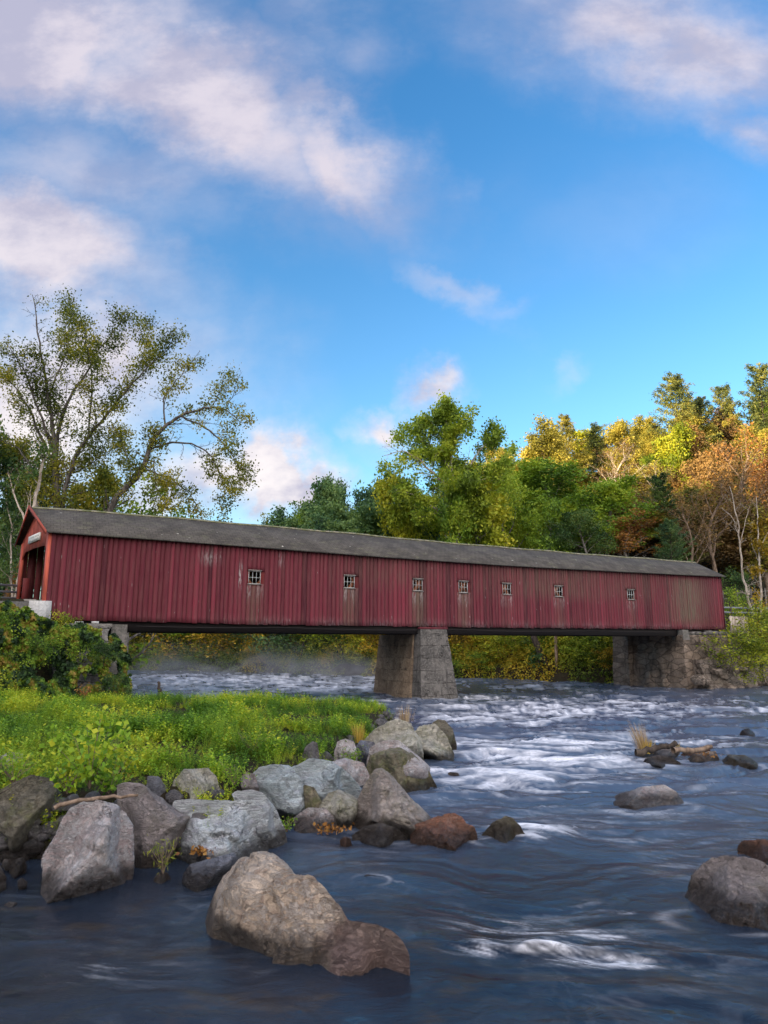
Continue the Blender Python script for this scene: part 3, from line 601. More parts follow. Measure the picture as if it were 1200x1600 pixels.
fa = t.attr('foam').outputs['Fac']; sl = t.attr('bubble_sky').outputs['Fac']; o = obj_co(t)
ws = t.vm('ADD', t.vm('MULTIPLY', o, (1.2, 3.2, 1)), t.vm('MULTIPLY', t.noise(o, .9, 3, col=True), (4, 4, 0)))
fn = t.noise(ws, 2.2, 6, .62); fn2 = t.noise(ws, 9, 5, .65)
fo = t.math('MULTIPLY', fa, t.ss(t.math('ADD', t.math('MULTIPLY', fn, .65), t.math('MULTIPLY', fn2, .35)), .28, .62, .35, 1.15), clamp=True)
shal = t.ss(t.noise(t.vm('MULTIPLY', o, (1, 2.2, 1)), .8, 4, .6, .5), .52, .7)
bc = t.mix(shal, (.006, .010, .018), (.026, .018, .010)); bc = t.mix(t.math('MULTIPLY', sl, .9), bc, (.095, .135, .215))  # the blue mixed in here stands in for reflected sky
bc = t.mix(fo, bc, (.74, .76, .82)); t.put(p.inputs['Base Color'], bc)
t.put(p.inputs['Roughness'], t.math('ADD', t.math('MULTIPLY', fo, .5), t.math('ADD', .045, t.math('MULTIPLY', sl, .30))))
p.inputs['IOR'].default_value = 1.33
bump(t, p, t.math('ADD', fn, t.math('MULTIPLY', fn2, .35)), .26, .05)
wtr = mesh_np('water', np.stack([X, Y, Zw], 1), F, m, attrs=dict(foam=foam, bubble_sky=bubble_sky), smooth=True); tag(wtr, kind='structure')
# ---------------------------------------------------------------- covered bridge
T0, T1, BW = -.45, 53.0, 5.4
def zi(t, pts): return np.interp(t, [a for a, b in pts], [b for a, b in pts])
def eave(t): return zi(t, [(-1, 9.52), (5, 9.50), (10.8, 9.45), (20, 9.36), (28.9, 9.32), (40, 9.40), (54, 9.56)])
def botz(t): return zi(t, [(-1, 4.80), (10.9, 4.68), (28.7, 4.69), (53, 4.80)])
def ridz(t): return zi(t, [(-1, 11.12), (5, 11.16), (11.5, 11.15), (20, 11.05), (32, 10.95), (53, 10.98)])+.02*np.sin(np.asarray(t)*1.1)+.02*np.sin(np.asarray(t)*.43)
def skew(t, wd): return t - max(0., 1-(t-T0)/3.0)*.24*wd      # the portal end is cut slightly askew
WIN = [10.75, 16.99, 22.06, 25.73, 29.5, 34.36, 41.9]; WZ = 7.46; WWD = .74; WHT = .76

def red_paint(name, c1, c2, weather=True, board=True):
    m, t, p = material(name, .72, .25); o = obj_co(t); tn = t.xyz(t.attr('tint').outputs['Color'])
    st = t.vm('MULTIPLY', o, (5.5, 5.5, .45)); n = t.noise(st, 1.6, 6, .65); n2 = t.noise(t.vm('MULTIPLY', o, (14, 14, 1.1)), 1.8, 5, .7)
    c = t.mix(t.ss(tn[0], -1, 2), tuple(x*.62 for x in c1), tuple(x*1.28 for x in c2))
    c = t.mix(t.ss(n, .38, .66, 0, .55), c, (.15, .05, .05)); c = t.mix(t.ss(n2, .5, .75, 0, .5), c, (.10, .018, .022))
    if weather:
        wt = t.attr('weather').outputs['Fac']; pl = t.attr('peel').outputs['Fac']
        f = t.math('MULTIPLY', wt, t.ss(n, .33, .6, .35, 1)); c = t.mix(f, c, (.135, .11, .075))
        fp = t.math('MULTIPLY', pl, t.ss(t.noise(t.vm('MULTIPLY', o, (9, 9, 1.6)), 1.7, 4, .7), .42, .58)); c = t.mix(fp, c, (.42, .42, .40))
        sp = t.ss(t.noise(t.vm('MULTIPLY', o, (6, 6, 1.2)), 1.3, 3, .5), .70, .73, 0, .55); c = t.mix(sp, c, (.36, .34, .32))
    t.put(p.inputs['Base Color'], c); bump(t, p, n2, .35, .02); return m
RED = red_paint('barn_red_siding', (.105, .014, .026), (.16, .022, .036))
TRIM = red_paint('red_trim_paint', (.46, .085, .05), (.52, .11, .065), False)
DARKRED = red_paint('dark_interior_red', (.12, .014, .016), (.16, .02, .02), False)
m, t, p = material('roof_shingles', .9, .2); o = obj_co(t); tn = t.xyz(t.attr('tint').outputs['Color'])
n = t.noise(o, .9, 6, .65); n2 = t.noise(o, 12, 4, .7); n3 = t.noise(t.vm('MULTIPLY', o, (.5, 1, 1)), 2.5, 5, .7)
br = t.new('ShaderNodeTexBrick'); t.put(br.inputs['Vector'], t.cxyz(t.xyz(o)[0], t.math('MULTIPLY', t.xyz(o)[2], 1.9), 0))
br.inputs['Scale'].default_value = 1; br.inputs['Brick Width'].default_value = .33; br.inputs['Row Height'].default_value = .27; br.inputs['Mortar Size'].default_value = .018; br.inputs['Mortar Smooth'].default_value = .5; br.offset = .5
t.put(br.inputs['Color1'], (.9, .9, .9, 1)); t.put(br.inputs['Color2'], (1.15, 1.13, 1.1, 1)); t.put(br.inputs['Mortar'], (.55, .55, .55, 1))
c = t.mix(t.ss(n, .4, .6), (.068, .062, .056), (.10, .092, .082)); c = t.mix(t.ss(n3, .5, .72, 0, .6), c, (.15, .15, .10)); c = t.mix(t.ss(n2, .3, .7, .25, 0), c, (.045, .045, .045))
c = t.mix(t.ss(t.noise(o, 3.1, 2, .5), .73, .76), c, (.42, .42, .38))
c = t.mix(1, c, br.outputs[0], 'MULTIPLY'); t.put(p.inputs['Base Color'], c); bump(t, p, t.math('ADD', t.math('MULTIPLY', t.xyz(br.outputs[0])[0], .5), n2), .6, .03); ROOF = m
m, t, p = material('mossy_ridge_boards', .9, .2); o = obj_co(t); t.put(p.inputs['Base Color'], t.mix(t.ss(t.noise(o, 2, 5, .7), .4, .6), (.26, .24, .17), (.15, .16, .07))); RIDGE = m
m, t, p = material('white_window_paint', .6, .3); o = obj_co(t); t.put(p.inputs['Base Color'], t.mix(t.ss(t.noise(o, 9, 4, .7), .5, .68), (.50, .50, .48), (.24, .24, .22))); WHITE = m
m, t, p = material('weathered_grey_wood', .85, .2); o = obj_co(t); t.put(p.inputs['Base Color'], t.mix(t.ss(t.noise(t.vm('MULTIPLY', o, (1, 8, 8)), 2, 5, .7), .4, .6), (.13, .11, .095), (.27, .25, .23))); WOOD = m
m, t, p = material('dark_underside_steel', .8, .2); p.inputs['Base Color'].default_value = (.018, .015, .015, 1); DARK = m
m, t, p = material('interior_timber', .8, .2); o = obj_co(t); t.put(p.inputs['Base Color'], t.mix(t.noise(o, 3, 4), (.28, .10, .045), (.16, .06, .03))); TIMB = m
m, t, p = material('sign_white', .6, .3); p.inputs['Base Color'].default_value = (.78, .76, .70, 1); SIGNW = m
m, t, p = material('galvanised_steel', .5, .4); p.inputs['Base Color'].default_value = (.20, .22, .25, 1); p.inputs['Metallic'].default_value = .3; GALV = m
m, t, p = material('asphalt', .9, .2); o = obj_co(t); t.put(p.inputs['Base Color'], t.mix(t.noise(o, 20, 3), (.035, .035, .037), (.065, .063, .06))); ASPH = m

BR = empty('covered_bridge', (B0[0], B0[1], 0), R(27.4), label='long red covered wooden bridge with dark shingle roof crossing the river on a stone pier', cat='covered bridge')
rng = np.random.default_rng(5); random.seed(5)
def weather_at(t, z, side):
    e = float(eave(t)); b = float(botz(t)); w_ = 0.; pe = 0.
    if side == 0:
        for k, tw in enumerate(WIN):
            dx = abs(t-tw)
            if z < WZ: w_ = max(w_, [.55, .75, .9, .7, .25, .35, .3][k]*math.exp(-(dx/.48)**2)*(1-.35*min(1, (WZ-z)/2.7)))
            pe = max(pe, .5*math.exp(-((dx-.32)/.14)**2)*math.exp(-((z-WZ+.75)/.42)**2))
        w_ = max(w_, .9*math.exp(-((t-48.6)/2.2)**2)*sm(z, b, b+1)*sm(-z, -e+.2, -e+.8), .42*math.exp(-((t-34)/7)**2)*sm(z, 6.3, 7.6), .25*math.exp(-((t-20)/4.5)**2)*sm(z, 6.5, 8), .3*math.exp(-((t-42)/3.5)**2)*sm(z, 6, 8))
        pe = max(pe, .5*math.exp(-((z-b-.12)/.16)**2)*(1 if t > 9 else .2)*(.6+.4*math.sin(t*1.7)))
        pe = max(pe, .85*math.exp(-((t-9.9)/.12)**2)*math.exp(-((z-7.5)/.6)**2), .8*math.exp(-((t-12.4)/.1)**2)*math.exp(-((z-8.6)/.4)**2), .5*math.exp(-((t-8)/.5)**2)*math.exp(-((z-8.5)/.35)**2))
    return float(w_), float(pe)
def siding(name, y0, y1, side, holes):
    V = []; Q = []; rn = []; wt = []; pe = []; n = 0
    t = T0; i = 0; edges = []
    while t < T1-.1:
        wd = rng.uniform(.21, .33); edges.append((t, min(t+wd, T1))); t += wd
    for (a, b) in edges:
        r = rng.random() if rng.random() > .12 else rng.choice([-.9, 1.7]); mid = (a+b)/2; off = rng.uniform(0, .022); g = rng.uniform(.006, .014)
        segs = [(float(botz(mid))+rng.uniform(-.035, .03), float(eave(mid))+.02)]
        for tw in holes:
            if a < tw+WWD/2 and b > tw-WWD/2: segs = [(segs[0][0], WZ-WHT/2), (WZ+WHT/2, segs[0][1])]
        for (zl, zh) in segs:
            ns = max(2, int((zh-zl)/.3)); zs = np.linspace(zl, zh, ns+1)
            # front face strip, back face, sides
            ya, yb = (y0-off, y1) if side == 0 else (y1, y0+off)
            for z in zs:
                for (x, y) in ((a+g, ya), (b-g, ya), (b-g, yb), (a+g, yb)):
                    lean = -.012 if side == 0 else 0
                    V.append((skew(x, y), y, z)); rn.append(r); w1_, p1_ = weather_at(mid, z, side); wt.append(w1_); pe.append(p1_)
            for k in range(ns):
                q = n+k*4
                for e in range(4): Q.append((q+e, q+(e+1) % 4, q+4+(e+1) % 4, q+4+e))
            Q.append((n+3, n+2, n+1, n)); q = n+ns*4; Q.append((q, q+1, q+2, q+3)); n += (ns+1)*4
    rn = np.array(rn)
    mesh_np(name, V, Q, RED if side == 0 else DARKRED, BR, tint=np.stack([rn, rn, rn], 1), attrs=dict(weather=wt, peel=pe))
siding('siding', 0, .035, 0, WIN)
BACKWIN = [8, 14.2, 17.6, 22.4, 26.1, 30.2, 36, 43.4, 49]
siding('siding', BW, BW-.035, 1, BACKWIN)
# backing behind the board gaps on the river side, with the window holes left open
mb = MB(); ed = [T0+.05]
for tw in WIN: ed += [tw-WWD/2, tw+WWD/2]
ed.append(T1-.05)
for i in range(len(ed)-1):
    a, b = ed[i], ed[i+1]; hole = i % 2 == 1
    for (y0, y1) in ((.037, .075),):
        for (l0, h0, l1, h1) in ([(float(botz(a))+.06, WZ-WHT/2, float(botz(b))+.06, WZ-WHT/2), (WZ+WHT/2, float(eave(a))-.03, WZ+WHT/2, float(eave(b))-.03)] if hole else [(float(botz(a))+.06, float(eave(a))-.03, float(botz(b))+.06, float(eave(b))-.03)]):
            xa, xb = skew(a, 0), skew(b, 0)
            mb.hexa([(xa, y0, l0), (xb, y0, l1), (xb, y1, l1), (xa, y1, l0), (xa, y0, h0), (xb, y0, h1), (xb, y1, h1), (xa, y1, h0)])
mb.build('sheathing', DARKRED, BR)
# windows: frame, muntins, weathered lintel board
for k, tw in enumerate(WIN):
    z0, z1 = WZ-WHT/2, WZ+WHT/2; x0, x1 = tw-WWD/2, tw+WWD/2; f = .028
    mb = MB().box(x0, x0+f, .015, .08, z0, z1).box(x1-f, x1, .015, .08, z0, z1).box(x0+f, x1-f, .015, .08, z1-f, z1).box(x0+f, x1-f, .015, .08, z0, z0+f)
    wf = mb.build('window', WHITE, BR)
    mb = MB()
    for q in (1/3, 2/3): xx = x0+f+(WWD-2*f)*q; mb.box(xx-.013, xx+.013, .035, .06, z0+f, z1-f)
    mb.box(x0+f, x1-f, .037, .058, WZ-.013, WZ+.013); mb.build('muntin', WHITE, wf)
    MB().box(x0-.05, x1+.06, -.06, -.016, z1+.004, z1+.075).build('lintel', WOOD, wf)
    MB().box(x0-.06, x1+.05, -.07, -.016, z0-.06, z0-.004).build('sill', WOOD, wf)
# roof with overhang, sagging ridge
ts = np.linspace(T0-.25, T1+.28, 90); V = []; OV = .34
V = []
th = .09
def rp(t):
    e, r_ = float(eave(t)), float(ridz(t)); sl = (r_-e)/(BW/2)
    return [(-OV, e-sl*OV+.06), (BW/2, r_), (BW+OV, e-sl*OV+.06)]
for t_ in ts:
    for (y, z) in rp(t_):
        x = skew(t_, y) if t_ < 3 else t_
        if t_ <= T0 and abs(y-BW/2) < .1: x -= .22            # gable tips forward at the peak
        V.append((x, y, z)); V.append((x, y, z-th))
V = np.array(V); Q = []
nt = len(ts)
for i in range(nt-1):
    a, b = i*6, (i+1)*6
    Q += [(a+0, b+0, b+2, a+2), (a+2, b+2, b+4, a+4), (a+3, b+3, b+1, a+1), (a+5, b+5, b+3, a+3), (a+1, b+1, b+0, a+0), (a+4, b+4, b+5, a+5)]
a = (nt-1)*6; Q += [(0, 2, 3, 1), (2, 4, 5, 3), (a+1, a+3, a+2, a+0), (a+3, a+5, a+4, a+2)]
mesh_np('roof', V, Q, ROOF, BR, tint=np.full((len(V), 3), .5))
mb = MB()
for i in range(nt-1):
    a, b = ts[i], ts[i+1]
    for s in (-1, 1):
        pa = (skew(a, BW/2), BW/2, float(ridz(a))+.035); pb = (skew(b, BW/2), BW/2, float(ridz(b))+.035)
        sl = .55*.17
        mb.hexa([(pa[0], pa[1]+s*.0, pa[2]-.03), (pb[0], pb[1], pb[2]-.03), (pb[0], pb[1]+s*.17, pb[2]-.03-sl), (pa[0], pa[1]+s*.17, pa[2]-.03-sl),
                 (pa[0], pa[1], pa[2]+.02), (pb[0], pb[1], pb[2]+.02), (pb[0], pb[1]+s*.17, pb[2]+.02-sl), (pa[0], pa[1]+s*.17, pa[2]+.02-sl)])
mb.build('ridge_cap', RIDGE, BR)
# portal at the left end: gable boards, posts, rake boards, curved header
XP = T0-.03
def P2(y, z, dx=0): return (skew(XP, y)+dx-.0, y, z)
def prism(mb, pts, d0, d1):      # polygon (y,z) in the portal plane, extruded along the bridge
    n = len(pts); A = [P2(y, z, d0) for y, z in pts]; B = [P2(y, z, d1) for y, z in pts]
    mb.add(A+B, [(i, (i+1) % n, n+(i+1) % n, n+i) for i in range(n)])
    T = [(0, i+1, i) for i in range(1, n-1)]+[(n, n+i, n+i+1) for i in range(1, n-1)]
    mb.t.append(np.array(T)+mb.n-len(A+B))
hd = 8.75; ov = [(.32, 8.35), (.50, 8.62), (.85, hd), (BW/2, hd+.05), (BW-.85, hd), (BW-.5, 8.62), (BW-.32, 8.35)]
top = [(.0, 9.36), (BW/2, 11.0), (BW, 9.36)]
random.seed(8)
mb = MB()
ys = list(np.linspace(.0, BW, 19))
def otop(y): return float(np.interp(y, [0, BW/2, BW], [9.40, 11.02, 9.40]))
def obot(y): return float(np.interp(y, [q[0] for q in ov], [q[1] for q in ov])) if .32 <= y <= BW-.32 else 8.35
for i in range(18):
    a, b = ys[i]+.006, ys[i+1]-.006
    prism(mb, [(a, obot(a)), (b, obot(b)), (b, otop(b)), (a, otop(a))], random.uniform(-.01, 0), .05)
mb.build('gable', TRIM, BR)
mb = MB(); prism(mb, [(-.04, 4.9), (.32, 4.9), (.32, 8.35), (.32, 9.34), (-.04, 9.34)], -.05, .10); mb.build('portal_post', TRIM, BR)
mb = MB(); prism(mb, [(BW-.32, 5.75), (BW+.04, 5.75), (BW+.04, 9.34), (BW-.32, 9.34)], -.05, .10); mb.build('portal_post', TRIM, BR)
for s in (0, 1):
    mb = MB(); sl = (11.12-9.5)/(BW/2)
    y0, y1 = (-OV, BW/2) if s == 0 else (BW/2, BW+OV)
    z0 = otop(max(0, -0))-OV*sl+.12 if s == 0 else 11.1; z1 = 11.1 if s == 0 else z0
    za = 9.5-OV*sl
    if s == 0: pts = [(-OV, za-.10), (BW/2, 11.12-.10), (BW/2, 11.12+.10), (-OV, za+.10)]
    else: pts = [(BW/2, 11.12-.10), (BW+OV, za-.10), (BW+OV, za+.10), (BW/2, 11.12+.10)]
    A = []; n = 4
    for dx in (-.30, -.25):
        for (y, z) in pts: A.append((skew(T0-.03, y)+dx-(.2 if abs(y-BW/2) < .1 else 0)+.0, y, z))
    mb.hexa([A[i] for i in (0, 1, 2, 3)]+[A[i] for i in (4, 5, 6, 7)]); mb.build('rake_board', TRIM, BR)
mb = MB(); prism(mb, [(1.55, 9.14), (3.75, 9.14), (3.75, 9.56), (1.55, 9.56)], -.10, -.02); sg = mb.build('sign_board', SIGNW, BR)
# lettering on the white board is far too small to read in the photo: two faint rows of strokes
mb = MB(); random.seed(2)
for row, z in ((0, 9.38), (1, 9.20)):
    y = 1.68
    while y < 3.52:
        wd = random.uniform(.05, .10); prism(mb, [(y, z), (y+wd, z), (y+wd, z+.11), (y, z+.11)], -.104, -.101); y += wd+random.choice([.05, .05, .12])
m, t, p = material('sign_faded_strokes', .7, .2); p.inputs['Base Color'].default_value = (.42, .44, .38, 1); mb.build('lettering', m, sg)
# right-hand gable
mb = MB()
for i in range(18):
    a, b = ys[i]+.006, ys[i+1]-.006
    V = [(T1-.02, a, 9.0), (T1+.03, a, 9.0), (T1+.03, b, 9.0), (T1-.02, b, 9.0), (T1-.02, a, otop(a)-.1), (T1+.03, a, otop(a)-.1), (T1+.03, b, otop(b)-.1), (T1-.02, b, otop(b)-.1)]
    mb.hexa(V)
mb.build('gable', TRIM, BR)
MB().box(T1-.0, T1+.06, -.02, .16, 4.85, 9.5).build('corner_board', RED, BR); MB().box(T1, T1+.06, BW-.16, BW+.02, 4.85, 9.5).build('corner_board', RED, BR)
# deck, interior trusses, ceiling ties, steel beneath
MB().box(skew(T0, BW)+.3, T1, .10, BW-.06, 5.62, 5.82).build('deck', WOOD, BR)
for s, y in ((0, .16), (1, BW-.20)):
    mb = MB(); x = 3.0; k = 0
    while x < T1-3:
        mb.bar((x, y, 5.9), (x+2.4, y, 9.2), .05, .24); mb.bar((x+2.4, y+.06, 5.9), (x, y+.06, 9.2), .05, .24); x += 1.2
    mb.box(.5, T1-.3, y-.10, y-.03, 6.5, 6.75).box(.5, T1-.3, y-.10, y-.03, 8.4, 8.65) if s else mb.box(.5, T1-.3, y+.1, y+.16, 5.9, 6.2)
    mb.build('truss_lattice', TIMB, BR)
mb = MB()
for x in np.arange(1.2, T1, 2.4): mb.box(x, x+.22, .2, BW-.2, 9.1, 9.32)
mb.build('tie_beam', TIMB, BR)
mb = MB()
for y in (.35, 1.5, 2.7, 3.9, 5.0): mb.box(1.0, T1-.6, y-.14, y+.14, 4.22, 4.86)
for x in np.arange(2, T1-1, 1.9): mb.box(x, x+.16, .12, BW-.12, 4.88, 5.1)
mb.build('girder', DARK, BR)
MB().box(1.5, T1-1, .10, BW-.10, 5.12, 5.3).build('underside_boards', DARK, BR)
mb = MB()
for x in np.arange(5.2, T1-7, 3.8): mb.bar((x, .4, 4.30), (x+1.9, BW-.4, 4.30), .07, .07).bar((x+1.9, .4, 4.32), (x+3.8, BW-.4, 4.32), .07, .07)
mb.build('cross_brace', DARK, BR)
mb = MB()
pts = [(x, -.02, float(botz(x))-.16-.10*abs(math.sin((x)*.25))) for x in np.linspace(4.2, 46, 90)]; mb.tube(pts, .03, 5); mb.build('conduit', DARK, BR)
mb = MB()
for z in (5.2, 5.6, 6.0): mb.box(-.62-.0, -.58, .35, .40, z, z+.08)
# ---------------------------------------------------------------- pier and abutments
def frustum(name, lo, hi, z0, z1, mat, parent, nseg=(14, 22), rough=.06, seed=1, cutpt=0):
    """lo/hi: 4 corners (x,y) at z0 and z1, subdivided and roughened"""
    lo = np.array(lo, float); hi = np.array(hi, float); V = []; Q = []; n = 0; ns, nz = nsegs = nseg
    for e in range(4):
        a0, a1 = lo[e], lo[(e+1) % 4]; b0, b1 = hi[e], hi[(e+1) % 4]
        for j in range(nz+1):
            f = j/nz
            for i in range(ns+1):
                g_ = i/ns; V.append([*((a0*(1-g_)+a1*g_)*(1-f)+(b0*(1-g_)+b1*g_)*f), z0+(z1-z0)*f])
        for j in range(nz):
            for i in range(ns): q = n+j*(ns+1)+i; Q.append((q, q+1, q+ns+2, q+ns+1))
        n += (ns+1)*(nz+1)
    V = np.array(V); nrm = V-V.mean(0); nrm[:, 2] = 0; nrm /= np.linalg.norm(nrm, axis=1)[:, None]+1e-6
    V += nrm*((fbm(V*1.3, seed, 4, .6)-.5)*rough*2+(np.floor(V[:, 2]/.62+.02*V[:, 0]) % 2)*rough*.18)[:, None]
    V = list(map(tuple, V)); k = len(V); V += [(hi[i][0], hi[i][1], z1-.012) for i in range(4)]; Q.append((k, k+1, k+2, k+3))
    return mesh_np(name, V, Q, mat, parent)
def stair(c): return c
PIER_G = stone_mat('pier_weathered_grey', (.075, .07, .064), (.15, .138, .125), (.21, .195, .18), 1, False)
PIER_B = stone_mat('pier_weathered_brown', (.20, .14, .09), (.33, .245, .165), (.13, .09, .065), 1, False)
for m_ in (PIER_G, PIER_B):      # broken horizontal joints and chips
    t = NT(m_.node_tree); p = t.n['Principled BSDF']; o = obj_co(t); z_ = t.xyz(o)[2]
    wob = t.math('ADD', z_, t.math('MULTIPLY', t.noise(o, .8, 4, .6), .35)); fr = t.math('ABSOLUTE', t.math('SUBTRACT', t.math('FRACT', t.math('MULTIPLY', wob, 1.25)), .5))
    ln = t.math('MULTIPLY', t.ss(fr, .035, 0), t.ss(t.noise(o, 1.7, 4, .7), .42, .58)); ch = t.ss(t.noise(t.vm('MULTIPLY', o, (1, 1, 1.8)), 2.6, 6, .7), .60, .66)
    old = p.inputs['Base Color'].links[0].from_socket; t.put(p.inputs['Base Color'], t.mix(t.math('MAXIMUM', ln, t.math('MULTIPLY', ch, .7)), old, (.03, .026, .022)))
    hb = [n for n in t.n if n.type == 'BUMP'][0]; oh = hb.inputs['Height'].links[0].from_socket; t.put(hb.inputs['Height'], t.math('SUBTRACT', oh, t.math('MULTIPLY', t.math('MAXIMUM', ln, ch), .8)))
PR = empty('bridge_pier', (B0[0], B0[1], 0), R(27.4), label='tapered concrete and stone pier standing in the river under the middle of the bridge', cat='bridge pier')
# near end (grey masonry nose) and longer brown body behind it
frustum('pier_nose', [(21.8, -.75), (24.85, -.75), (24.8, .6), (21.8, .6)], [(22.15, -.12), (24.2, -.12), (24.3, .6), (22.12, .6)], -1.2, 4.52, PIER_G, PR, seed=4)
frustum('pier_body', [(21.62, .62), (25.0, .62), (25.0, 6.1), (21.62, 6.1)], [(22.0, .62), (24.6, .62), (24.6, 5.6), (22.0, 5.6)], -1.2, 4.20, PIER_B, PR, nseg=(26, 22), seed=6)
MB().box(22.1, 24.35, -.05, 1.0, 4.525, 4.66).build('bearing_cap', RED, PR)
AL = empty('stone_abutment', (B0[0], B0[1], 0), R(27.4), label='ivy-hung stone abutment carrying the left end of the bridge', cat='abutment')
frustum('wing_wall', [(-16, -1.6), (2.9, -1.1), (2.9, 6), (-16, 6)], [(-16, -1.2), (2.7, -.75), (2.7, 6), (-16, 6)], -.8, 4.45, STONE_G, AL, nseg=(70, 24), rough=.28, seed=9)
frustum('corner_pilaster', [(2.92, -.5), (3.85, -.5), (3.85, 5.8), (2.92, 5.8)], [(2.92, -.10), (3.72, -.10), (3.72, 5.6), (2.92, 5.6)], -1, 4.58, CONC_D, AL, nseg=(10, 18), rough=.03, seed=12)
frustum('bearing_ledge', [(.6, -.5), (2.9, -.5), (2.9, 5.5), (.6, 5.5)], [(.6, -.42), (2.9, -.42), (2.9, 5.5), (.6, 5.5)], 4.45, 4.60, CONC_D, AL, nseg=(10, 2), rough=.01)
MB().box(1.1, 1.5, -.3, .1, 4.60, 4.70).box(1.9, 2.25, -.3, .1, 4.60, 4.72).build('bearing_block', CONC, AL)
EB = MB().box(-1.15, -.09, -.35, .75, 4.2, 5.73).build('concrete_end_block', CONC); EB.location = (B0[0], B0[1], 0); EB.rotation_euler = (0, 0, R(27.4))
EB.data.polygons  # one block
tag(EB, 'pale square concrete block at the foot of the near portal post', 'concrete block')
CW = MB().box(-14, -1.16, -.30, .0, 4.3, 5.66).build('kerb_wall', CONC_D); CW.location = (B0[0], B0[1], 0); CW.rotation_euler = (0, 0, R(27.4)); tag(CW, 'low grey concrete kerb wall along the road left of the bridge portal', 'kerb wall')
RD = MB().box(-60, -.4, .04, BW+.4, 5.4, 5.70).build('road', ASPH); RD.location = (B0[0], B0[1], 0); RD.rotation_euler = (0, 0, R(27.4)); tag(RD, kind='structure')
# rail fence beyond the portal, left
GF = empty('guard_rail', (B0[0], B0[1], 0), R(27.4), label='three-rail grey guard rail on brown posts left of the portal', cat='guard rail')
for z in (6.15, 6.50, 6.88): MB().bar((-9, 3.2, z), (-.9, 5.6, z), .07, .12).build('rail', GALV, GF)
for x in (-8, -5.4, -2.9): MB().box(x-.12, x+.12, 3.2+(x+9)*.296+.05, 3.2+(x+9)*.296+.28, 5.3, 6.75).build('post', BK_D, GF)
bo = MB().box(-1.55, -1.22, 4.3, 4.6, 5.5, 7.25).build('bollard', DARKRED); bo.location = (B0[0], B0[1], 0); bo.rotation_euler = (0, 0, R(27.4)); tag(bo, 'dark red square post standing inside the far side of the bridge portal', 'post')
AR = empty('stone_abutment', (B0[0], B0[1], 0), R(27.4), label='brown rubble stone abutment carrying the right end of the bridge', cat='abutment')
frustum('abutment_face', [(46.6, -.9), (56, -.9), (56, 6.6), (46.6, 6.3)], [(47.2, -.25), (56, -.25), (56, 6.2), (47.2, 5.8)], -1, 4.30, STONE_B, AR, nseg=(34, 26), rough=.26, seed=15)
frustum('pilaster', [(46.3, 4.9), (46.9, 4.9), (46.9, 6.9), (46.3, 6.9)], [(46.5, 5.0), (47.1, 5.0), (47.1, 6.7), (46.5, 6.7)], -1, 4.25, STONE_B, AR, nseg=(6, 16), rough=.08, seed=16)
frustum('bearing_block', [(47.2, -.35), (48.0, -.35), (48.0, .8), (47.2, .8)], [(47.2, -.3), (47.9, -.3), (47.9, .8), (47.2, .8)], 3.9, 4.72, CONC_D, AR, nseg=(5, 5), rough=.02)
frustum('river_wall', [(47.5, -2.2), (76, 1.0), (76, 5), (47.5, 1)], [(48, -1.1), (76, 2.2), (76, 5), (48, 1)], -1, 2.3, STONE_L, AR, nseg=(80, 14), rough=.55, seed=17)
random.seed(4)
for i in range(7):
    x = 48.3+i*.72; mb = MB().box(x, x+.42, -.30, .5, 4.3, 4.58+random.uniform(-.05, .12)); mb.build('bearing_block', CONC_D, AR)
# tumbled stones along the foot of the right bank and abutment
V0, F0 = ico(3); VV = []; FF = []; n = 0; rng = np.random.default_rng(12)
for k in range(150):
    x = rng.uniform(46.8, 76); y = -1.6+(x-47)*.115+rng.normal()*.5; r = rng.uniform(.18, .6)
    z = rng.uniform(-.1, 2.5)*max(0, 1-abs(rng.normal())*.5); y += z*.35
    Vr = V0*(1+.5*(vnoise(V0*1.7+k*2.3, 5)[:, None]-.5)); Vr = np.clip(Vr, -.8, .8)*np.array([r*rng.uniform(.9, 1.7), r, r*rng.uniform(.5, .9)])
    VV.append(Vr+[x, y, z]); FF.append(F0+n); n += len(Vr)
o = mesh_np('rubble', np.concatenate(VV), np.concatenate(FF), STONE_L); o.location = (B0[0], B0[1], 0); o.rotation_euler = (0, 0, R(27.4))
tag(o, 'tumbled brown stones heaped along the foot of the right abutment wall', 'rubble', kind='stuff')
# picket fence and rails right of the bridge
WF = empty('wooden_fence', (B0[0], B0[1], 0), R(27.4), label='short pale board fence beside the right end of the bridge', cat='fence')
random.seed(6)
mb = MB()
for i in range(9): x = 53.25+i*.27; mb.box(x, x+.25, -.35, -.31, 4.3, 5.95+random.uniform(-.03, .03))
mb.build('board', BK_P, WF); MB().box(53.2, 55.7, -.30, -.25, 5.7, 5.85).box(53.2, 55.7, -.30, -.25, 4.6, 4.75).build('rail', WOOD, WF)
RF = empty('guard_rail', (B0[0], B0[1], 0), R(27.4), label='grey rail above the board fence right of the bridge', cat='guard rail')
for z in (6.5, 6.95): MB().bar((53.6, 3.5, z), (63, 2.2, z), .06, .16).build('rail', GALV, RF)
for x in (55, 58, 61): MB().box(x-.08, x+.08, 3.3-(x-53.6)*.138+.16, 3.3-(x-53.6)*.138+.32, 4.5, 7.05).build('post', BK_D, RF)
UF = empty('rail_fence', (0, 0, 0), 0, label='split-rail fence on the slope seen right of the bridge roof', cat='fence')
pa = [PY(1128+i*22, 927-i*1.5, 72.0) for i in range(5)]
for i in range(5):
    x, y, z = pa[i]; gz = float(ground_z(np.array([x]), np.array([y]))[0]); MB().tube([(x, y, gz-.3), (x+.1, y, z+.25)], [.09, .08], 6).build('post', BK_G, UF)
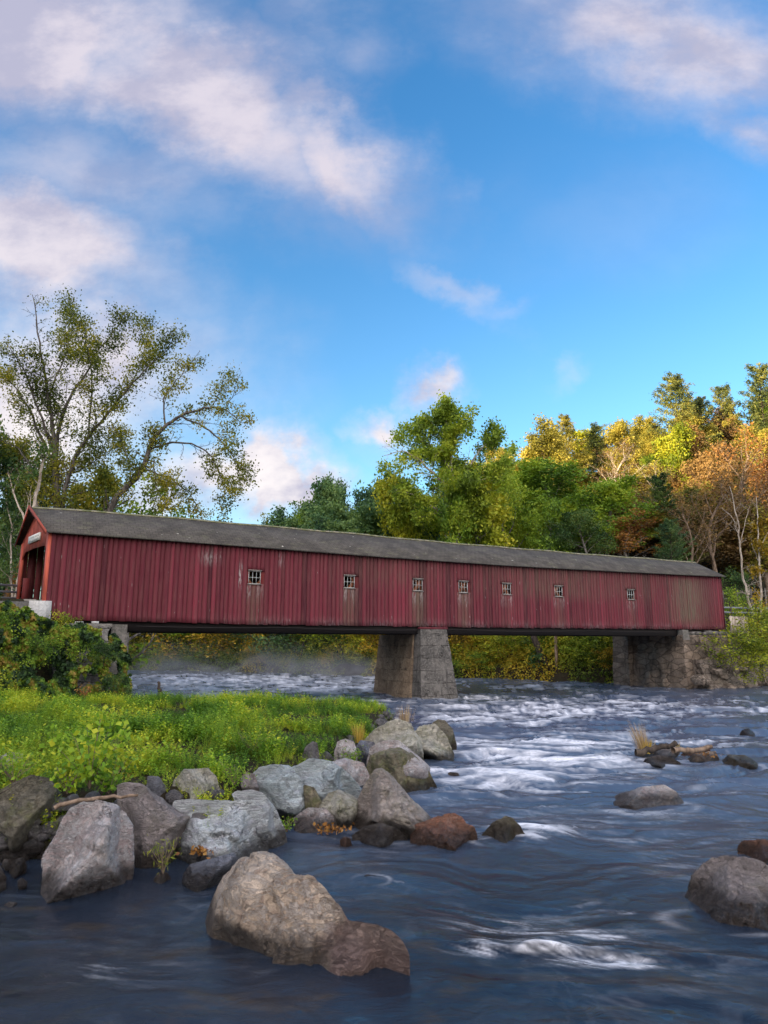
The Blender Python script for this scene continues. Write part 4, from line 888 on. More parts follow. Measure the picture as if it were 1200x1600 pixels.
for dz in (-.1, -.6):
    for i in range(4): MB().tube([pa[i]+[0, 0, dz], pa[i+1]+[0, 0, dz]], [.05, .05], 5).build('rail', BK_G, UF)
q0 = PZ(870, 1066, .0); q0 = PY(870, 1046, 70.0)
po = MB().tube([(q0[0], 70, -.5), (q0[0]+.05, 70, 5.3)], [.17, .15], 8).build('wooden_post', BK_T); tag(po, 'thin upright wooden post under the bridge between the pier and the right abutment', 'post')
# ---------------------------------------------------------------- trees
def leaves_np(cen, size, rng, clump=None, narrow=.55, droop=0., fold=.25):
    """one folded rhombus leaf (4 verts, 2 tris) per centre"""
    n = len(cen); size = np.broadcast_to(size, (n,))[:, None]
    d = rng.normal(size=(n, 3)); d[:, 2] -= droop; d /= np.linalg.norm(d, axis=1)[:, None]
    u = rng.normal(size=(n, 3)); u -= (u*d).sum(1)[:, None]*d; u /= np.linalg.norm(u, axis=1)[:, None]; nn_ = np.cross(d, u)
    a = cen-d*size*.5; b = cen+d*size*.5; l = cen+u*size*narrow*.5+nn_*size*fold*.5; r = cen-u*size*narrow*.5+nn_*size*fold*.5
    V = np.stack([a, l, b, r], 1).reshape(-1, 3); i = np.arange(n)[:, None]*4
    T = np.concatenate([i+[0, 2, 1], i+[0, 3, 2]], 0)
    rr = rng.random(n); cl = rr if clump is None else clump
    t = np.stack([np.repeat(rr, 4), np.repeat(cl, 4), np.repeat(cl, 4)], 1)
    return V, T, t
def grow(out, tips, rng, p, d, L, r, lev, maxlev, prm):
    n = max(3, int(3+L*prm.get('seg', .5))); n = min(n, 9); P = [p]; d = d/np.linalg.norm(d); p = p.copy(); dirs = [d]
    for i in range(n):
        d = d+rng.normal(size=3)*prm['wob']+np.array([0, 0, prm['up'][min(lev, len(prm['up'])-1)]]); d /= np.linalg.norm(d)
        p = p+d*L/n; P.append(p); dirs.append(d)
    P = np.array(P); rad = r*np.linspace(1, .35 if lev < maxlev else .3, n+1)
    out.append((P, rad, lev))
    if lev >= prm['leaflev']:
        for i in range(1, n+1): tips.append((P[i], lev, dirs[i]))
    if lev < maxlev:
        k = prm['kids'][lev]; f0 = prm['start'][lev]; a0 = rng.uniform(0, 6.28)
        for j in range(k):
            f = f0+(1-f0)*(j+rng.random()*.6)/k; f = min(f, .98); x = f*n; i = int(x); q = P[i]+(P[min(i+1, n)]-P[i])*(x-i); dd = dirs[min(i+1, n)]
            az = a0+j*2.4+rng.uniform(-.4, .4); e1 = np.cross(dd, [.3, .9, .2]); e1 /= np.linalg.norm(e1); e2 = np.cross(dd, e1)
            sp = prm['ang'][lev]*(1-.35*f if lev == 0 else 1)*rng.uniform(.8, 1.2)
            nd = dd*math.cos(sp)+(e1*math.cos(az)+e2*math.sin(az))*math.sin(sp)
            shape = prm['shape'](f) if lev == 0 else (1-.45*f)
            grow(out, tips, rng, q, nd, L*prm['len'][lev]*shape*rng.uniform(.75, 1.15), max(np.interp(f, [0, 1], [r, r*.35])*prm.get('rr', .6), .012), lev+1, maxlev, prm)
def wood_mesh(name, out, mat, link=False, minr=.0):
    Vs = []; Qs = []; n = 0
    for P, rad, lev in out:
        V, Q = tube_np(P, rad, 8 if lev == 0 else 5 if lev == 1 else 3); Vs.append(V); Qs.append(Q+n); n += len(V)
    return mesh_np(name, np.concatenate(Vs), np.concatenate(Qs), mat, link=link, smooth=True)
def crown_mesh(name, tips, rng, per, spread, size, mat, droop=0., narrow=.6, freq=.35, seed=0, keep=1.0):
    T = np.array([q[0] for q in tips])
    if keep < 1:   # patchy thinning, branch by branch
        T = T[fbm(T*.45+seed, seed+3, 2) < np.quantile(fbm(T*.45+seed, seed+3, 2), keep)]
    cen = np.repeat(T, per, 0)+rng.normal(size=(len(T)*per, 3))*spread*np.array([1, 1, .75])
    cl = fbm(cen*freq+seed*3.1, seed, 3); cl = np.clip((cl-.5)*2.6+.5, 0, 1)
    sub = fbm(cen*freq*4+seed, seed+9, 2); cl = np.clip(cl+(sub-.5)*.7, 0, 1)
    V, F, t = leaves_np(cen, size*rng.uniform(.5, 1.5, len(cen)), rng, cl, narrow, droop)
    return mesh_np(name, V, F, mat, tint=t, link=False)
def dome(f): return math.sin(math.pi*min(1, max(0.08, (f-.05))))**.6*.9+.1
PRM = {
 'round': dict(wob=.10, up=[0, .05, .03, 0], leaflev=2, kids=[15, 6, 4], start=[.22, .25, .2], ang=[1.15, .75, .8], len=[.46, .5, .5], shape=lambda f: .75+.5*f-.75*f*f, seg=.6, rr=.5),
 'oval': dict(wob=.09, up=[0, .09, .04, 0], leaflev=2, kids=[17, 6, 4], start=[.15, .25, .2], ang=[.95, .7, .8], len=[.37, .5, .5], shape=lambda f: .8+.5*f-.75*f*f, seg=.6, rr=.5),
 'twiggy': dict(wob=.08, up=[0, .10, .06, .03], leaflev=3, kids=[11, 7, 5], start=[.28, .2, .15], ang=[.75, .6, .6], len=[.5, .5, .5], shape=lambda f: 1.1-.6*f, seg=.6, rr=.5),
 'shrub': dict(wob=.16, up=[0, .06, 0], leaflev=1, kids=[13, 6], start=[.05, .2], ang=[1.15, .8], len=[.75, .5], shape=lambda f: 1.1-.5*f, seg=1.5, rr=.5),
}
def proto(kind, seed, H, per, spread, size, keep=1.0, r0=None, freq=.35, narrow=.6):
    rng = np.random.default_rng(seed); out = []; tips = []; prm = PRM[kind]
    grow(out, tips, rng, np.zeros(3), np.array([.03, .02, 1.]), H*(.78 if kind in ('round', 'oval') else .9), r0 or H*.014, 0, 2 if kind == 'shrub' else 3, prm)
    wm = wood_mesh('trunk', out, BK_G); cm = crown_mesh('crown', tips, rng, per, spread, size, LG, seed=seed, keep=keep, freq=freq, narrow=narrow)
    W = np.array([q[0] for q in tips]); top = np.quantile(W[:, 2], .985)+spread; wid = np.quantile(np.hypot(W[:, 0], W[:, 1]), .93)*2+spread
    return dict(wood=wm, crown=cm, H=top, W=wid)
def pine(seed, H=18):
    rng = np.random.default_rng(seed); out = []; tips = []
    P = np.array([[0, 0, H*f] for f in np.linspace(0, 1, 10)])+rng.normal(size=(10, 3))*.06; out.append((P, np.linspace(.26, .03, 10), 0))
    for k in range(64):
        f = .16+.83*(k/64)+rng.uniform(-.01, .01); L = (1-f)**.5*H*.30*rng.uniform(.35, 1.25)+.5; az = k*2.4+rng.uniform(-.5, .5)
        d = np.array([math.cos(az), math.sin(az), .12+.5*f]); d /= np.linalg.norm(d); q = np.array([0, 0, H*f]); n = 5; Q = [q]
        for i in range(n): d = d+np.array([0, 0, .05]); d /= np.linalg.norm(d); q = q+d*L/n; Q.append(q)
        Q = np.array(Q); out.append((Q, np.linspace(.06, .015, n+1), 2))
        for i in range(1, n+1):
            sd = np.cross(d, [0, 0, 1]); wdt = L*.32*(1.1-i/n*.7)
            for s in np.linspace(-1, 1, 5): tips.append((Q[i]+sd*s*wdt+d*abs(s)*wdt*.35+rng.normal(size=3)*.08, 2, d))
    wm = wood_mesh('trunk', out, BK_D); cm = crown_mesh('crown', tips, rng, 6, .17, .42, LP, seed=seed, narrow=.22, freq=.5)
    return dict(wood=wm, crown=cm, H=H+.2, W=H*.50)
PT = dict(round1=proto('round', 1, 15, 8, .40, .30), round2=proto('round', 2, 15, 8, .44, .28), oval1=proto('oval', 3, 15, 8, .38, .28), oval2=proto('oval', 4, 15, 7, .42, .30),
          airy=proto('oval', 5, 15, 3, .34, .27, keep=.7), twiggy=proto('twiggy', 6, 15, 1, .22, .20, keep=.55), twig2=proto('twiggy', 7, 15, 2, .25, .20, keep=.8),
          pine1=pine(8), pine2=pine(9), shrub1=proto('shrub', 10, 3, 5, .17, .15, r0=.03, freq=1.0), shrub2=proto('shrub', 11, 3, 6, .20, .13, r0=.03, freq=1.0))
def gz(x, y): return float(ground_z(np.array([x]), np.array([y]))[0])
def put_tree(name, kind, x, y, H, W, leafm, barkm, label, cat='tree', group=None, rz=None, base=None, rng=np.random.default_rng(3)):
    pr = PT[kind]; z = gz(x, y)-.15 if base is None else base
    t_ = empty(name, (x, y, z), rng.uniform(0, 6.28) if rz is None else rz); tag(t_, label, cat, group)
    t_.scale = (W/pr['W'], W/pr['W'], H/pr['H'])
    for nm, me, mt in (('trunk' if cat == 'tree' else 'stem', pr['wood'], barkm), ('crown' if cat == 'tree' else 'foliage', pr['crown'], leafm)):
        o = bpy.data.objects.new(nm, me); C.objects.link(o); o.parent = t_
        o.material_slots[0].link = 'OBJECT'; o.material_slots[0].material = mt
    return t_
def tree_px(name, kind, px_, ytop, Y, wpx, leafm, barkm, label, cat='tree', group=None, minH=2.5, **k):
    q = PY(px_, ytop, Y); b = k.pop('base', None); z0 = gz(q[0], Y)-.15 if b is None else b
    H = max(minH, q[2]-z0); W = wpx*Y/1090*(1+.0*0)
    return put_tree(name, kind, q[0], Y, H, W, leafm, barkm, label, cat, group, base=z0, **k)
# hillside and far bank, one call a tree: kind, x, y of top, distance, width in px, leaves, bark, label
G0 = 'trees on the far hillside'
TL = [
 ('pine_tree', 'pine1', 1052, 588, 142, 115, LP, BK_D, 'tall pine breaking the skyline at the upper right, left of the highest ridge'),
 ('pine_tree', 'pine2', 1184, 572, 148, 110, LP, BK_D, 'dark pine at the highest point of the ridge by the right frame edge'),
 ('pine_tree', 'pine2', 1128, 604, 150, 80, LP, BK_D, 'pine on the ridge between the two highest pines'),
 ('pine_tree', 'pine1', 1092, 622, 150, 70, LP, BK_D, 'smaller pine on the ridge right beside the tall skyline pine'),
 ('pine_tree', 'pine1', 882, 650, 140, 70, LGO, BK_D, 'sunlit golden pine poking above the trees above the middle right of the roof'),
 ('pine_tree', 'pine2', 930, 664, 146, 70, LP, BK_D, 'dull green pine right of the sunlit golden pine on the skyline'),
 ('golden_tree', 'round1', 835, 668, 124, 110, LGO, BK_T, 'sunlit golden olive tree on the skyline above the middle of the roof'),
 ('golden_tree', 'round2', 790, 694, 128, 70, LGO, BK_T, 'pale golden tree on the skyline just right of the tall sycamore'),
 ('golden_tree', 'oval1', 985, 668, 128, 100, LGO, BK_T, 'golden tree with bare pale limbs below the pines at the upper right'),
 ('golden_tree', 'oval2', 1030, 672, 122, 90, LYG, BK_P, 'bright yellow-green sunlit tree right under the tall skyline pine'),
 ('bare_tree', 'twig2', 955, 690, 116, 100, LR, BK_P, 'half-bare tan tree on the sunlit slope right of the dense green maples'),
 ('bare_tree', 'twig2', 1010, 720, 104, 95, LGO, BK_P, 'half-bare tree with pale crooked limbs in the middle of the hillside'),
 ('autumn_tree', 'twig2', 1135, 668, 98, 150, LO, BK_T, 'large orange tree with upswept bare branches at the right of the hillside'),
 ('autumn_tree', 'round2', 1085, 700, 112, 110, LR, BK_T, 'russet tree behind the left side of the large orange tree'),
 ('autumn_tree', 'airy', 1195, 690, 104, 110, LO, BK_T, 'thin orange tree cut by the right frame edge'),
 ('bare_tree', 'twig2', 1180, 725, 92, 140, LR, BK_T, 'nearly leafless brown tree at the right frame edge above the birch'),
 ('bare_tree', 'twig2', 1105, 745, 90, 130, LR, BK_T, 'nearly leafless brown tree with fanned twigs above the right end of the roof'),
 ('bare_tree', 'twig2', 1065, 770, 86, 90, LR, BK_T, 'thin russet half-bare tree over the right end of the ridge'),
 ('evergreen_tree', 'pine2', 1030, 742, 92, 85, LGD, BK_D, 'dark green hemlock in the middle of the hillside over the right part of the roof'),
 ('evergreen_tree', 'pine1', 1045, 812, 84, 70, LGB, BK_D, 'small dark hemlock just above the right part of the roof'),
 ('maple_tree', 'round1', 880, 706, 94, 190, LG, BK_G, 'broad dense green maple above the right half of the roof'),
 ('maple_tree', 'round2', 800, 722, 90, 150, LG, BK_G, 'dense green tree between the tall sycamore and the broad maple'),
 ('maple_tree', 'oval2', 940, 742, 88, 120, LG, BK_G, 'dark green tree hanging over the right side of the broad maple'),
 ('maple_tree', 'oval1', 845, 770, 84, 130, LG, BK_G, 'lower green tree in front of the broad maple, just above the roof'),
 ('maple_tree', 'round2', 915, 790, 82, 120, LGD, BK_G, 'low dark green tree just above the roof right of its middle'),
 ('autumn_tree', 'airy', 975, 800, 86, 90, LO, BK_G, 'small orange-tinged tree just above the roof left of the dark hemlock'),
 ('maple_tree', 'round1', 735, 760, 86, 150, LYG, BK_G, 'yellow-green bushy tree at the foot of the tall sycamore'),
 ('maple_tree', 'oval2', 640, 750, 90, 110, LYG, BK_G, 'light yellow-green tree left of the sycamore trunk'),
 ('maple_tree', 'oval1', 682, 778, 84, 120, LG, BK_G, 'green tree directly under the sycamore limbs, touching the roof line'),
 ('far_tree', 'round1', 560, 742, 112, 150, LGB, BK_D, 'blue-green rounded tree left of the sycamore'),
 ('far_tree', 'oval1', 515, 740, 116, 120, LGB, BK_D, 'blue-green tree with the highest crown of the distant clump left of the sycamore'),
 ('far_tree', 'oval2', 484, 762, 116, 105, LGB, BK_D, 'open-topped blue-green tree in the left half of the distant clump'),
 ('far_tree', 'airy', 442, 790, 122, 110, LGB, BK_D, 'low olive tree at the left tail of the distant clump above the roof'),
 ('far_tree', 'round2', 595, 770, 104, 110, LGB, BK_D, 'small blue-green tree low beside the yellow-green tree'),
 ('far_tree', 'round1', 480, 800, 110, 130, LGB, BK_D, 'dark green tree low over the roof in the distant clump'),
 ('far_tree', 'airy', 405, 806, 124, 50, LC, BK_D, 'tiny olive treetop at the far left end of the distant clump'),
 # left of and behind the portal
 ('dark_tree', 'round1', 8, 640, 60, 170, LGD, BK_D, 'dense dark green tree filling the left frame edge behind the road'),
 ('dark_tree', 'oval1', -45, 600, 66, 170, LC, BK_D, 'olive tree mostly outside the left frame edge'),
 ('dark_tree', 'round2', 22, 775, 54, 110, LGD, BK_G, 'low dark green tree behind the guard rail at the left'),
 ('dark_tree', 'oval2', 120, 735, 66, 130, LC, BK_D, 'olive green tree behind the bridge roof under the tall cottonwood'),
 ('dark_tree', 'oval2', 60, 700, 64, 110, LC, BK_G, 'mid green tree behind the left cottonwood trunks'),
 ('dark_tree', 'airy', 215, 752, 66, 150, LG, BK_G, 'light green small tree showing over the roof below the arching cottonwood limb'),
 ('autumn_tree', 'airy', 36, 868, 50, 40, LO, BK_G, 'small orange-leaved sapling just left of the portal'),
 ('dark_tree', 'round1', -20, 860, 56, 110, LGD, BK_G, 'dark bushy tree behind the guard rail cut by the left frame edge'),
]
for (nm, kd, a, b, Yd, wd, lm, bm_, lb) in TL:
    if wd < 60 and kd == 'airy': pass
    tree_px(nm, kd, a, b, Yd, wd, lm, bm_, lb, group=G0 if Yd > 70 else 'trees behind the left end of the bridge', minH=4)
# fill of the wooded hillside: individual trees in the gaps, alike to the eye
rng = np.random.default_rng(21); fill = []
sky_x = [380, 450, 520, 600, 700, 780, 850, 950, 1000, 1050, 1120, 1200, 1320]; sky_y = [830, 806, 772, 765, 730, 706, 684, 676, 652, 624, 616, 592, 576]
for Yd, n in ((158, 24), (146, 24), (134, 22), (120, 19), (106, 17), (94, 14)):
    for i in range(n):
        a = 1320-(i+rng.uniform(.1, .9))*(940/n)
        if Yd > 130 and a < 700: continue
        f = (158-Yd)/64; yt = np.interp(a, sky_x, sky_y)+f*np.interp(a, [600, 900, 1200], [25, 110, 190])+rng.uniform(-4, 18)
        if yt > 856: continue
        q = PY(a, yt, Yd); H = q[2]-gz(q[0], Yd)
        if H < 5: continue
        if H > 24: H = 24
        sunny = Yd > 105
        if a > 930 and Yd > 128: kd, lm, bk = [('round1', LGO, BK_T), ('oval1', LGO, BK_T), ('round2', LG, BK_T), ('pine1', LP, BK_D), ('oval2', LG, BK_D), ('round1', LR, BK_T), ('round2', LGO, BK_P)][rng.integers(7)]
        elif a > 960: kd, lm, bk = [('twig2', LR, BK_T), ('oval2', LR, BK_P), ('round1', LGO, BK_T), ('oval1', LGO, BK_T), ('pine1', LP, BK_D), ('round2', LR, BK_D), ('oval2', LO, BK_T), ('twig2', LGO, BK_P)][rng.integers(8)]
        elif a > 740: kd, lm, bk = [('round1', LGO, BK_T), ('oval1', LGO, BK_T), ('round2', LG, BK_G), ('oval2', LYG, BK_G), ('airy', LGO, BK_P)][rng.integers(5)] if sunny else [('round1', LG, BK_G), ('oval1', LG, BK_G), ('oval2', LGD, BK_G)][rng.integers(3)]
        else: kd, lm, bk = [('round1', LGB, BK_D), ('oval1', LG, BK_D), ('oval2', LGB, BK_D)][rng.integers(3)]
        lb = {'LR': 'russet half-bare tree among its like in the wood on the hillside'}.get('x')
        names = {LR.name: 'russet brown tree packed among others in the wood on the right of the hillside', LGO.name: 'golden olive tree packed among others high in the sunlit hillside wood', LP.name: 'dark pine packed among brown trees in the right of the hillside wood',
                 LO.name: 'orange tree packed among brown trees in the right of the hillside wood', LG.name: 'green broadleaf tree packed among others in the middle of the hillside wood', LYG.name: 'yellow-green tree packed among others in the sunlit hillside wood',
                 LGD.name: 'dark green tree packed among others low in the hillside wood', LGB.name: 'blue-green tree packed among others in the distant wood left of the sycamore'}
        grp = {LR.name: 'russet trees filling the hillside wood', LGO.name: 'golden trees filling the hillside wood', LP.name: 'pines filling the hillside wood', LO.name: 'orange trees filling the hillside wood', LG.name: 'green trees filling the hillside wood',
               LYG.name: 'yellow-green trees filling the hillside wood', LGD.name: 'dark green trees filling the hillside wood', LGB.name: 'blue-green trees filling the distant wood'}
        base = q[2]-H-.1
        loc = ('over the first window', 'over the second window', 'over the pier', 'over the fourth window', 'over the fifth window', 'over the sixth window', 'over the last window', 'over the roof end', 'right of the bridge')[int(np.searchsorted([470, 600, 690, 760, 835, 930, 1040, 1130], a))]
        row = 'highest' if Yd > 150 else 'high' if Yd > 135 else 'halfway' if Yd > 120 else 'low' if Yd > 100 else 'lowest'
        col = names[lm.name].split(' packed')[0]; lab = f'{col.replace(" broadleaf", "")} {row} on the slope {loc}'
        put_tree('hillside_tree', kd, q[0], Yd, H, rng.uniform(9, 14)*(.75 if kd[:4] == 'pine' else 1), lm, bk, lab, group=grp[lm.name], base=min(base, gz(q[0], Yd)-.15) if H < 24 else None)
# far bank under the bridge: trees and shrubs at the water
rng = np.random.default_rng(33)
def shore(a, off):      # distance along the line of sight of photo column a to the far shore + off
    for Yd in np.arange(40, 140, .5):
        x = PY(a, 1050, Yd)[0]
        if Yd > np.interp(x, SH_X, SH_Y)+off: return Yd
    return 100
SB = [(215, 960, 100, LC), (262, 975, 90, LG), (300, 950, 110, LY), (345, 985, 70, LYG), (385, 955, 110, LY), (425, 960, 110, LGB), (470, 955, 120, LGD), (505, 985, 70, LGD), (540, 965, 110, LYG), (580, 960, 80, LY),
      (725, 965, 70, LY), (755, 980, 80, LYG), (800, 985, 90, LYG), (838, 1000, 60, LG), (880, 990, 80, LYG), (915, 1005, 80, LG), (952, 985, 80, LYG), (985, 990, 55, LG), (325, 1020, 60, LG), (410, 1018, 70, LC), (560, 1015, 70, LYG), (740, 1020, 60, LG), (905, 1030, 60, LYG), (960, 1020, 55, LY)]
place = {LC.name: 'olive', LG.name: 'green', LY.name: 'golden yellow', LYG.name: 'yellow-green', LGB.name: 'blue-green', LGD.name: 'dark green'}
for (a, yt, wd, lm) in SB:
    Yd = shore(a, 1.2 if yt > 1008 else 3.5); side = 'left of the pier' if a < 600 else 'right of the pier'; front = yt > 1008
    wh = ' '+['left of the broken stump', 'above the broken stump', 'below the first window', 'just right of the first window', 'midway to the pier', 'below the second window', 'just left of the pier', 'just right of the pier', 'below the fourth window', 'below the fifth window', 'below the sixth window', 'near the right abutment'][int(np.searchsorted([235, 300, 400, 440, 510, 555, 610, 740, 790, 845, 930], a))]
    if front: lb = f'low {place[lm.name]} shrub at the far water edge{wh}'
    else: lb = f'{place[lm.name]} shrub behind the far edge{wh}'
    if 0: lb = f'low {place[lm.name]} shrub at the far water edge seen under the bridge {side}'
    tree_px('shore_shrub', ['shrub1', 'shrub2'][int(rng.integers(2))], a, yt, Yd, wd*1.15, lm, BK_D, lb, cat='shrub', group='shrubs along the far bank', minH=2)
for i in range(30):
    a = 190+i*28+rng.uniform(-8, 8)
    if 590 < a < 715 or a > 1000: continue
    Yd = shore(a, 6.5+rng.uniform(0, 3)); lm, ln = [(LC, 'olive'), (LG, 'green'), (LGD, 'dark green'), (LY, 'golden'), (LYG, 'yellow-green')][rng.integers(5)]
    yt = rng.uniform(880, 930); side = 'left of the pier' if a < 600 else 'right of the pier'
    tree_px('bank_tree', ['oval1', 'round2', 'oval2', 'airy'][rng.integers(4)], a, yt, Yd, 100, lm, BK_D, f'{ln} bank tree seen under the bridge {side}', group=f'bank trees seen under the bridge {side}', minH=6)
rngu = np.random.default_rng(35); N = 95000
ux_ = rngu.uniform(-48, 62, N); us = rngu.uniform(.2, 9, N)**1.0; uy_ = np.interp(ux_, SH_X, SH_Y)+us
rt_ = (ux_-B0[0])*U_[0]+(uy_-B0[1])*U_[1]; rn_ = (ux_-B0[0])*N_[0]+(uy_-B0[1])*N_[1]
hh = fbm(xy3(ux_*.35, uy_*.35), 36, 3); kp = (hh > .29) & ~((rt_ > 45) & (rt_ < 58) & (rn_ < 7)); ux_, uy_, us, hh = ux_[kp], uy_[kp], us[kp], hh[kp]
uz = ground_z(ux_, uy_)+rngu.random(len(ux_))**1.3*(hh-.32)*7*np.minimum(1, us/1.5+.25)
ucl = np.clip((fbm(xy3(ux_*.3+4, uy_*.3), 38, 3)-.5)*3+.5, 0, 1)
LU = leaf_mat('leaves_mixed_bank', [(.06, .10, .018), (.15, .22, .028), (.32, .34, .035), (.52, .38, .04)])
Vu, Fu, Tu = leaves_np(np.stack([ux_, uy_, uz], 1), rngu.uniform(.16, .34, len(ux_)), rngu, ucl, .7)
tag(mesh_np('undergrowth', Vu, Fu, LU, tint=Tu), 'mixed green and yellow undergrowth lining the far water edge', 'undergrowth', kind='stuff')
# yellow bush and birch on the right
for (kd, a, yt, Yd, wd, lm, base, lb) in [
    ('shrub2', 1178, 958, 58.5, 130, LYG, 1.2, 'big yellow-green bush at the right frame edge above the stone wall'),
    ('shrub2', 1132, 984, 57, 120, LYG, 1.2, 'bright green bush spilling over the stone wall right of the bridge'),
    ('shrub1', 1190, 1005, 56.5, 80, LYG, .4, 'yellowish bush low at the water by the right frame edge'),
    ('shrub2', 1166, 940, 61, 90, LYG, 3, 'yellow-green bush right of the board fence'),
    ('shrub1', 1148, 918, 70, 70, LG, 4.5, 'green bush behind the board fence right of the bridge'),
    ('shrub2', 1135, 890, 80, 70, LGD, 8, 'dull green bush behind the right end of the roof'),
    ('shrub2', 1198, 930, 64, 60, LY, 3, 'golden yellow bush at the right frame edge beside the birch')]:
    tree_px('bush', kd, a, yt, Yd, wd, lm, BK_D, lb, cat='bush', group='bushes right of the bridge', base=base)
# hand-limbed trees
def limb_tree(name, label, Yd, limbs, base, barkm, leafm, seed, kids, sub, per, spread, size, keep=1., narrow=.7, droop=.5, thick=.30, jit=1.2, lev2=4, cat='tree', clumpf=.5, pw=.75):
    rng = np.random.default_rng(seed); out = []; tips = []
    x0, y0, z0 = base
    prm = dict(wob=.13, up=[0, .03, .02, 0], leaflev=2, kids=[0, lev2, 3], start=[.1, .2, .2], ang=[.8, .75, .75], len=[.5, .5, .45], shape=lambda f: 1, seg=1.6, rr=.55)
    for li, (pts, r0, r1, dy) in enumerate(limbs):
        P = []
        for i, (a, b) in enumerate(pts):
            f = i/(len(pts)-1); P.append(PY(a, b, Yd+dy*f**1.0))
        P = np.array(P); m_ = (len(P)-1)*4+1; tt = np.linspace(0, len(P)-1, m_)
        # Catmull-Rom
        Pe = np.vstack([2*P[0]-P[1], P, 2*P[-1]-P[-2]]); Q = []
        for x in tt:
            i = min(int(x), len(P)-2); u = x-i; p0, p1, p2, p3 = Pe[i], Pe[i+1], Pe[i+2], Pe[i+3]
            Q.append(.5*((2*p1)+(-p0+p2)*u+(2*p0-5*p1+4*p2-p3)*u*u+(-p0+3*p1-3*p2+p3)*u**3))
        Q = np.array(Q); Q += rng.normal(size=Q.shape)*.04; rad = np.linspace(r0, r1, m_)*pw; out.append((Q-[x0, y0, z0], rad, 0 if r0 > .12 else 1))
        L = np.linalg.norm(np.diff(Q, axis=0), axis=1).sum(); nk = int(kids*L)
        for j in range(nk):
            f = .10+.9*(j+rng.random())/nk; x = f*(m_-1); i = min(int(x), m_-2); q = Q[i]+(Q[i+1]-Q[i])*(x-i); dd = Q[i+1]-Q[i]; dd /= np.linalg.norm(dd)
            az = rng.uniform(0, 6.28); e1 = np.cross(dd, [.3, .9, .2]); e1 /= np.linalg.norm(e1); e2 = np.cross(dd, e1); sp = rng.uniform(.5, 1.1)
            nd = dd*math.cos(sp)+(e1*math.cos(az)+e2*math.sin(az))*math.sin(sp)
            LL = sub*rng.uniform(.5, 1.2)*(1-.45*f)
            grow(out, tips, rng, q-[x0, y0, z0], nd, LL, max(.018, rad[i]*.35), 1, 3, prm)
            if f > .6: tips.append((q-[x0, y0, z0], 2, dd))
    t_ = empty(name, (x0, y0, z0)); tag(t_, label, cat)
    o = bpy.data.objects.new('trunk', wood_mesh('trunk', out, barkm)); C.objects.link(o); o.parent = t_
    o = bpy.data.objects.new('crown', crown_mesh('crown', tips, rng, per, spread, size, leafm, droop=droop, narrow=narrow, freq=clumpf, seed=seed, keep=keep)); C.objects.link(o); o.parent = t_
    return t_
BK_W = bark_mat('bark_cottonwood', (.06, .052, .045), (.16, .14, .125))
b1 = PY(92, 935, 52); zb1 = gz(b1[0], 52)-.3
limb_tree('cottonwood_tree', 'tall many-stemmed cottonwood with thin leaves rising behind the left end of the bridge', 52, [
    ([(92, 940), (90, 850), (88, 773), (85, 720)], .42, .30, 0),
    ([(85, 720), (85, 680), (78, 640), (72, 600), (66, 560), (58, 507), (52, 462)], .25, .03, -2),
    ([(88, 760), (92, 680), (110, 620), (135, 583), (160, 540), (197, 492)], .22, .03, 2),
    ([(100, 860), (97, 790), (108, 740), (133, 690), (168, 647), (200, 607), (235, 570), (284, 530)], .27, .03, -1),
    ([(85, 730), (50, 650), (20, 600), (-15, 575)], .16, .03, 2), ([(82, 700), (60, 640), (38, 580), (10, 535)], .15, .03, -3),
    ([(75, 620), (100, 560), (112, 515), (120, 475)], .10, .02, 3), ([(140, 680), (142, 620), (140, 570), (128, 505)], .10, .02, -3),
    ([(205, 600), (222, 560), (236, 512)], .07, .02, 1), ([(92, 800), (60, 745), (25, 700), (-20, 680)], .15, .03, 4), ([(110, 740), (150, 720), (190, 690)], .09, .02, 4)],
    (b1[0], 52, zb1), BK_W, LC, 41, 2.0, 2.2, 4, .42, .165, keep=.66, lev2=4)
b2 = PY(120, 935, 50); zb2 = gz(b2[0], 50)-.3
limb_tree('leaning_cottonwood_tree', 'cottonwood leaning right with one long arching limb drooping over the bridge roof', 50, [
    ([(120, 940), (150, 850), (185, 775), (220, 737), (233, 700), (245, 680)], .36, .20, 0), ([(245, 680), (262, 662), (285, 648), (310, 640), (335, 637), (360, 645), (378, 662)], .20, .03, -1),
    ([(258, 663), (256, 622), (272, 600), (290, 578), (310, 550)], .10, .02, 1), ([(285, 652), (320, 668), (350, 695), (368, 725), (377, 765)], .11, .02, -2),
    ([(238, 700), (280, 692), (315, 700), (335, 722), (350, 760), (348, 800)], .12, .02, 1), ([(330, 637), (345, 610), (350, 585)], .05, .015, 0), ([(225, 735), (260, 745), (295, 770), (310, 800)], .10, .02, 2),
    ([(215, 742), (200, 720), (190, 690), (175, 665)], .08, .02, 2), ([(352, 640), (365, 615), (368, 595)], .05, .015, -1), ([(240, 720), (245, 760), (262, 795)], .08, .02, -2)],
    (b2[0], 50, zb2), BK_W, LC, 43, 2.0, 1.8, 4, .34, .16, keep=.74, lev2=3)
b3 = PY(700, 1010, 84); zb3 = gz(b3[0], 84)-.3
